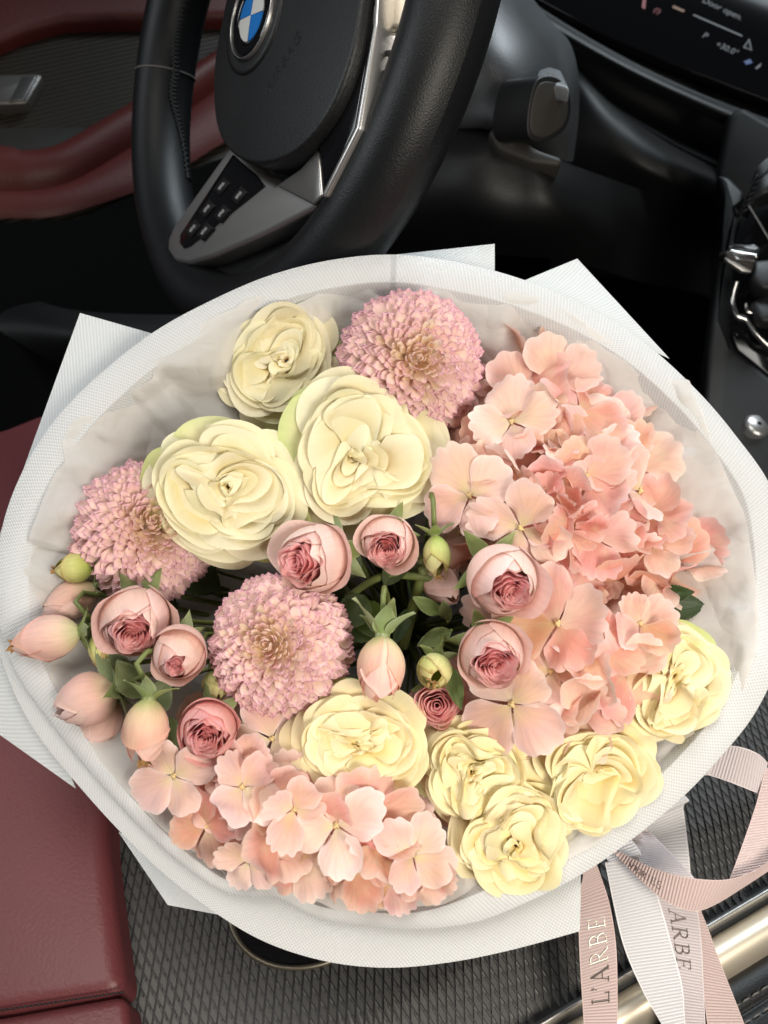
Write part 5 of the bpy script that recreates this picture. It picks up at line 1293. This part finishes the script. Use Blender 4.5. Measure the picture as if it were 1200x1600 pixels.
# serif capitals drawn as strokes on a 0..1 square: (x0,y0,x1,y1,width)
def arc(cx, cy, rx, ry, a0, a1, n=9): return [(cx+rx*math.cos(a0+(a1-a0)*i/n), cy+ry*math.sin(a0+(a1-a0)*i/n)) for i in range(n+1)]
TK, TN, SR = 0.13, 0.055, 0.26
def seg(p, w): return [(p[i], p[i+1], w) for i in range(len(p)-1)]
def serif(x, y, w=SR): return seg([(x-w/2, y), (x+w/2, y)], TN)
LET = {
 'L': (0.72, seg([(.22, 0), (.22, 1)], TK)+serif(.22, 1)+seg([(.08, 0.02), (.68, .02)], TN)+seg([(.68, 0), (.68, .24)], TN)),
 "'": (0.26, seg([(.14, 1.0), (.14, .88)], TK)+seg([(.15, .88), (.06, .72)], TN)),
 'A': (0.92, seg([(.12, 0), (.45, 1)], TN)+seg([(.45, 1), (.80, 0)], TK)+serif(.12, .02)+serif(.80, .02)+seg([(.24, .36), (.66, .36)], TN)),
 'R': (0.90, seg([(.20, 0), (.20, 1)], TK)+serif(.20, .02)+seg([(.08, .98), (.42, .98)], TN)+seg(arc(.42, .74, .25, .24, PI/2, -PI/2), TK*.8)+seg([(.42, .50), (.2, .50)], TN)+seg([(.40, .50), (.80, .02)], TK)+serif(.84, .02, .14)),
 'B': (0.80, seg([(.20, 0), (.20, 1)], TK)+seg([(.08, .98), (.40, .98)], TN)+seg([(.08, .02), (.42, .02)], TN)+seg(arc(.40, .755, .22, .225, PI/2, -PI/2), TK*.8)+seg([(.2, .53), (.42, .53)], TN)+seg(arc(.42, .275, .27, .255, PI/2, -PI/2), TK*.8)),
 'E': (0.76, seg([(.20, 0), (.20, 1)], TK)+seg([(.08, .98), (.64, .98)], TN)+seg([(.64, 1), (.64, .80)], TN)+seg([(.2, .52), (.52, .52)], TN)+seg([(.52, .60), (.52, .44)], TN)+seg([(.08, .02), (.68, .02)], TN)+seg([(.68, 0), (.68, .24)], TN)),
 'I': (0.40, seg([(.2, 0), (.2, 1)], TK)+serif(.2, .98)+serif(.2, .02)),
 'V': (0.9, seg([(.1, 1), (.46, 0)], TK)+seg([(.46, 0), (.80, 1)], TN)+serif(.1, .98)+serif(.8, .98)),
 'S': (0.7, seg(arc(.36, .74, .22, .24, PI*.15, PI*1.4), TK*.7)+seg(arc(.34, .26, .24, .26, PI*.45, -PI*.85), TK*.7)),
}
def lettering(rb, txt, s0, size, mat_of, across0, flip=1, gap=0.12, thin=1.0):
    """prints txt along the ribbon: each letter a part; s0 = start (m along), size = cap height (m), across0 = baseline (0..1 across)"""
    root, G, nr, s, o0 = rb; n, c, _ = G.shape
    def at(sv, u):
        f = np.interp(sv, s, np.arange(n)); i = int(min(f, n-2)); fr_ = f-i; uu = min(max(u, 0), 1)*(c-1); j = int(min(uu, c-2)); g = uu-j
        bl = lambda A_: (A_[i, j]*(1-fr_)+A_[i+1, j]*fr_)*(1-g)+(A_[i, j+1]*(1-fr_)+A_[i+1, j+1]*fr_)*g
        return bl(G), bl(nr)
    wid = np.linalg.norm(G[n//2, 0]-G[n//2, -1])
    pos = s0
    for ci, ch in enumerate(txt):
        w, strokes = LET[ch]; mb = MB()
        for (x0, y0), (x1, y1), tw in strokes:
            tw = tw*thin
            dx, dy = x1-x0, y1-y0; l = math.hypot(dx, dy) or 1; nx, ny = -dy/l*tw/2, dx/l*tw/2; ex, ey = dx/l*.02, dy/l*.02
            m = 5; top, bot = [], []
            for k in range(m+1):
                x = x0-ex+(dx+2*ex)*k/m; y = y0-ey+(dy+2*ey)*k/m
                for lst, sg in ((top, 1), (bot, -1)):
                    p, q = at(pos+flip*(x+sg*nx)*size, across0[0]+across0[1]*(y+sg*ny)*size/wid)
                    lst.append((p+q*0.0003, p+q*0.00002))
            T = np.array([t[0] for t in top]); B = np.array([t[0] for t in bot]); T2 = np.array([t[1] for t in top]); B2 = np.array([t[1] for t in bot])
            mb.grid(np.stack([T2, T, B, B2], 1)-o0)
        obj('letter', mb.mesh('letter', mat_of(ci)), root)
        pos += flip*(w+gap)*size

r1 = ribbon('dusty pink ribbon tail with vertical lettering, hanging at the left of the ribbons', [(900, 1330), (904, 1400), (904, 1450), (907, 1520), (912, 1600), (914, 1680)], [(912, 1318), (944, 1384), (958, 1440), (964, 1500), (965, 1600), (962, 1680)], [.50, .50, .495, .49, .488, .486], M_rp)
lettering(r1, "L'ARBE", r1[3][np.argmin(np.abs([topx(p)[1]-1570 for p in r1[1][:, 3]]))], 0.0092, lambda i: M_foil if i >= 3 else M_ink, (0.76, -1.0), flip=-1, gap=0.16)
r6 = ribbon('narrow white ribbon piece against the rim, behind the curved pink ribbon', [(1000, 1262), (1008, 1290), (1014, 1345), (1016, 1400)], [(1060, 1235), (1068, 1265), (1078, 1350), (1080, 1400)], [.53, .53, .53, .53], M_rw)
r7 = ribbon('short pale ribbon edge peeking out under the rim, left of the white piece', [(955, 1300), (965, 1315), (990, 1345), (1010, 1380)], [(996, 1280), (1002, 1300), (1010, 1345), (1020, 1380)], [.526, .526, .526, .526], M_rw2)
r3 = ribbon('pale ribbon tail printed with dark capitals, between the white and the far right tails', [(985, 1350), (1020, 1400), (1035, 1460), (1045, 1540), (1050, 1620), (1055, 1690)], [(1075, 1360), (1088, 1410), (1096, 1470), (1100, 1550), (1103, 1620), (1105, 1690)], [.515, .512, .51, .507, .505, .503], M_rw2)
lettering(r3, 'ARBE', r3[3][np.argmin(np.abs([topx(p)[1]-1422 for p in r3[1][:, 3]]))], 0.0094, lambda i: M_ink, (0.28, 1.0), flip=1, gap=0.10, thin=0.8)
r4 = ribbon('dusky pink ribbon tail running down to the right, rightmost of the tails', [(1060, 1390), (1075, 1430), (1092, 1500), (1105, 1600), (1115, 1690)], [(1075, 1392), (1098, 1430), (1128, 1510), (1163, 1600), (1195, 1690)], [.520, .518, .515, .512, .51], M_rp)
r2 = ribbon('wide white ribbon tail twisting down from the rim, right of the lettered pink tail', [(938, 1330), (946, 1352), (958, 1410), (975, 1480), (1005, 1550), (1040, 1612), (1075, 1690)], [(985, 1310), (1000, 1345), (1025, 1392), (1048, 1470), (1066, 1540), (1072, 1605), (1090, 1690)], [.505, .50, .495, .49, .485, .48, .475], M_rw)
r5 = ribbon('curved pink ribbon loop sweeping from the rim to the right edge', [(950, 1316), (972, 1332), (1010, 1352), (1050, 1366), (1095, 1374), (1140, 1374), (1180, 1360), (1225, 1330)], [(946, 1318), (966, 1340), (1000, 1375), (1040, 1408), (1080, 1424), (1115, 1415), (1160, 1388), (1225, 1345)], [.500, .495, .485, .478, .475, .475, .478, .48], M_rp)
lettering(r5, 'VERIES', r5[3][np.argmin(np.abs([topx(p)[0]-984 for p in r5[1][:, 3]]))], 0.0042, lambda i: M_ink, (0.74, -1.0), flip=1, gap=0.1, thin=0.6)
rr5 = r5[3]; lettering(r5, 'I', rr5[22]+0.013, 0.012, lambda i: M_ink, (0.62, -0.35), flip=1, thin=0.5) if False else None
r8 = ribbon('pink ribbon standing up along the right edge, upper half of the loop', [(1225, 1330), (1172, 1375), (1140, 1374), (1160, 1320), (1182, 1255), (1196, 1200)][2:], [(1200, 1362), (1225, 1310), (1245, 1250), (1250, 1195)], [.482, .49, .498, .503], M_rp, tied=False)
r9 = ribbon('short pink ribbon bend coming out of the rim at the right', [(1080, 1150), (1125, 1162), (1160, 1168), (1185, 1178), (1200, 1192)], [(1070, 1200), (1110, 1212), (1145, 1224), (1175, 1236), (1190, 1242)], [.505, .503, .50, .50, .503], M_rw2)

# knot that binds the stems
knot = thing('ribbon_knot', 'pink ribbon band wound round the stems under the wrapping', 'ribbon', Matrix.Translation(Vector(BINDP)))
rows = np.array([[(r_*math.cos(t), r_*math.sin(t), z) for z, r_ in ((-.014, .0185), (-.007, .020), (0, .0192), (.007, .020), (.014, .0185))] for t in np.linspace(0, 2*PI, 40, endpoint=False)])
Fk = np.array(frame((0, 0, 0), BN))[:3, :3]
obj('ribbon_band', grid_mesh('ribbon_band', rows @ Fk.T, M_rp, cu=True), knot)
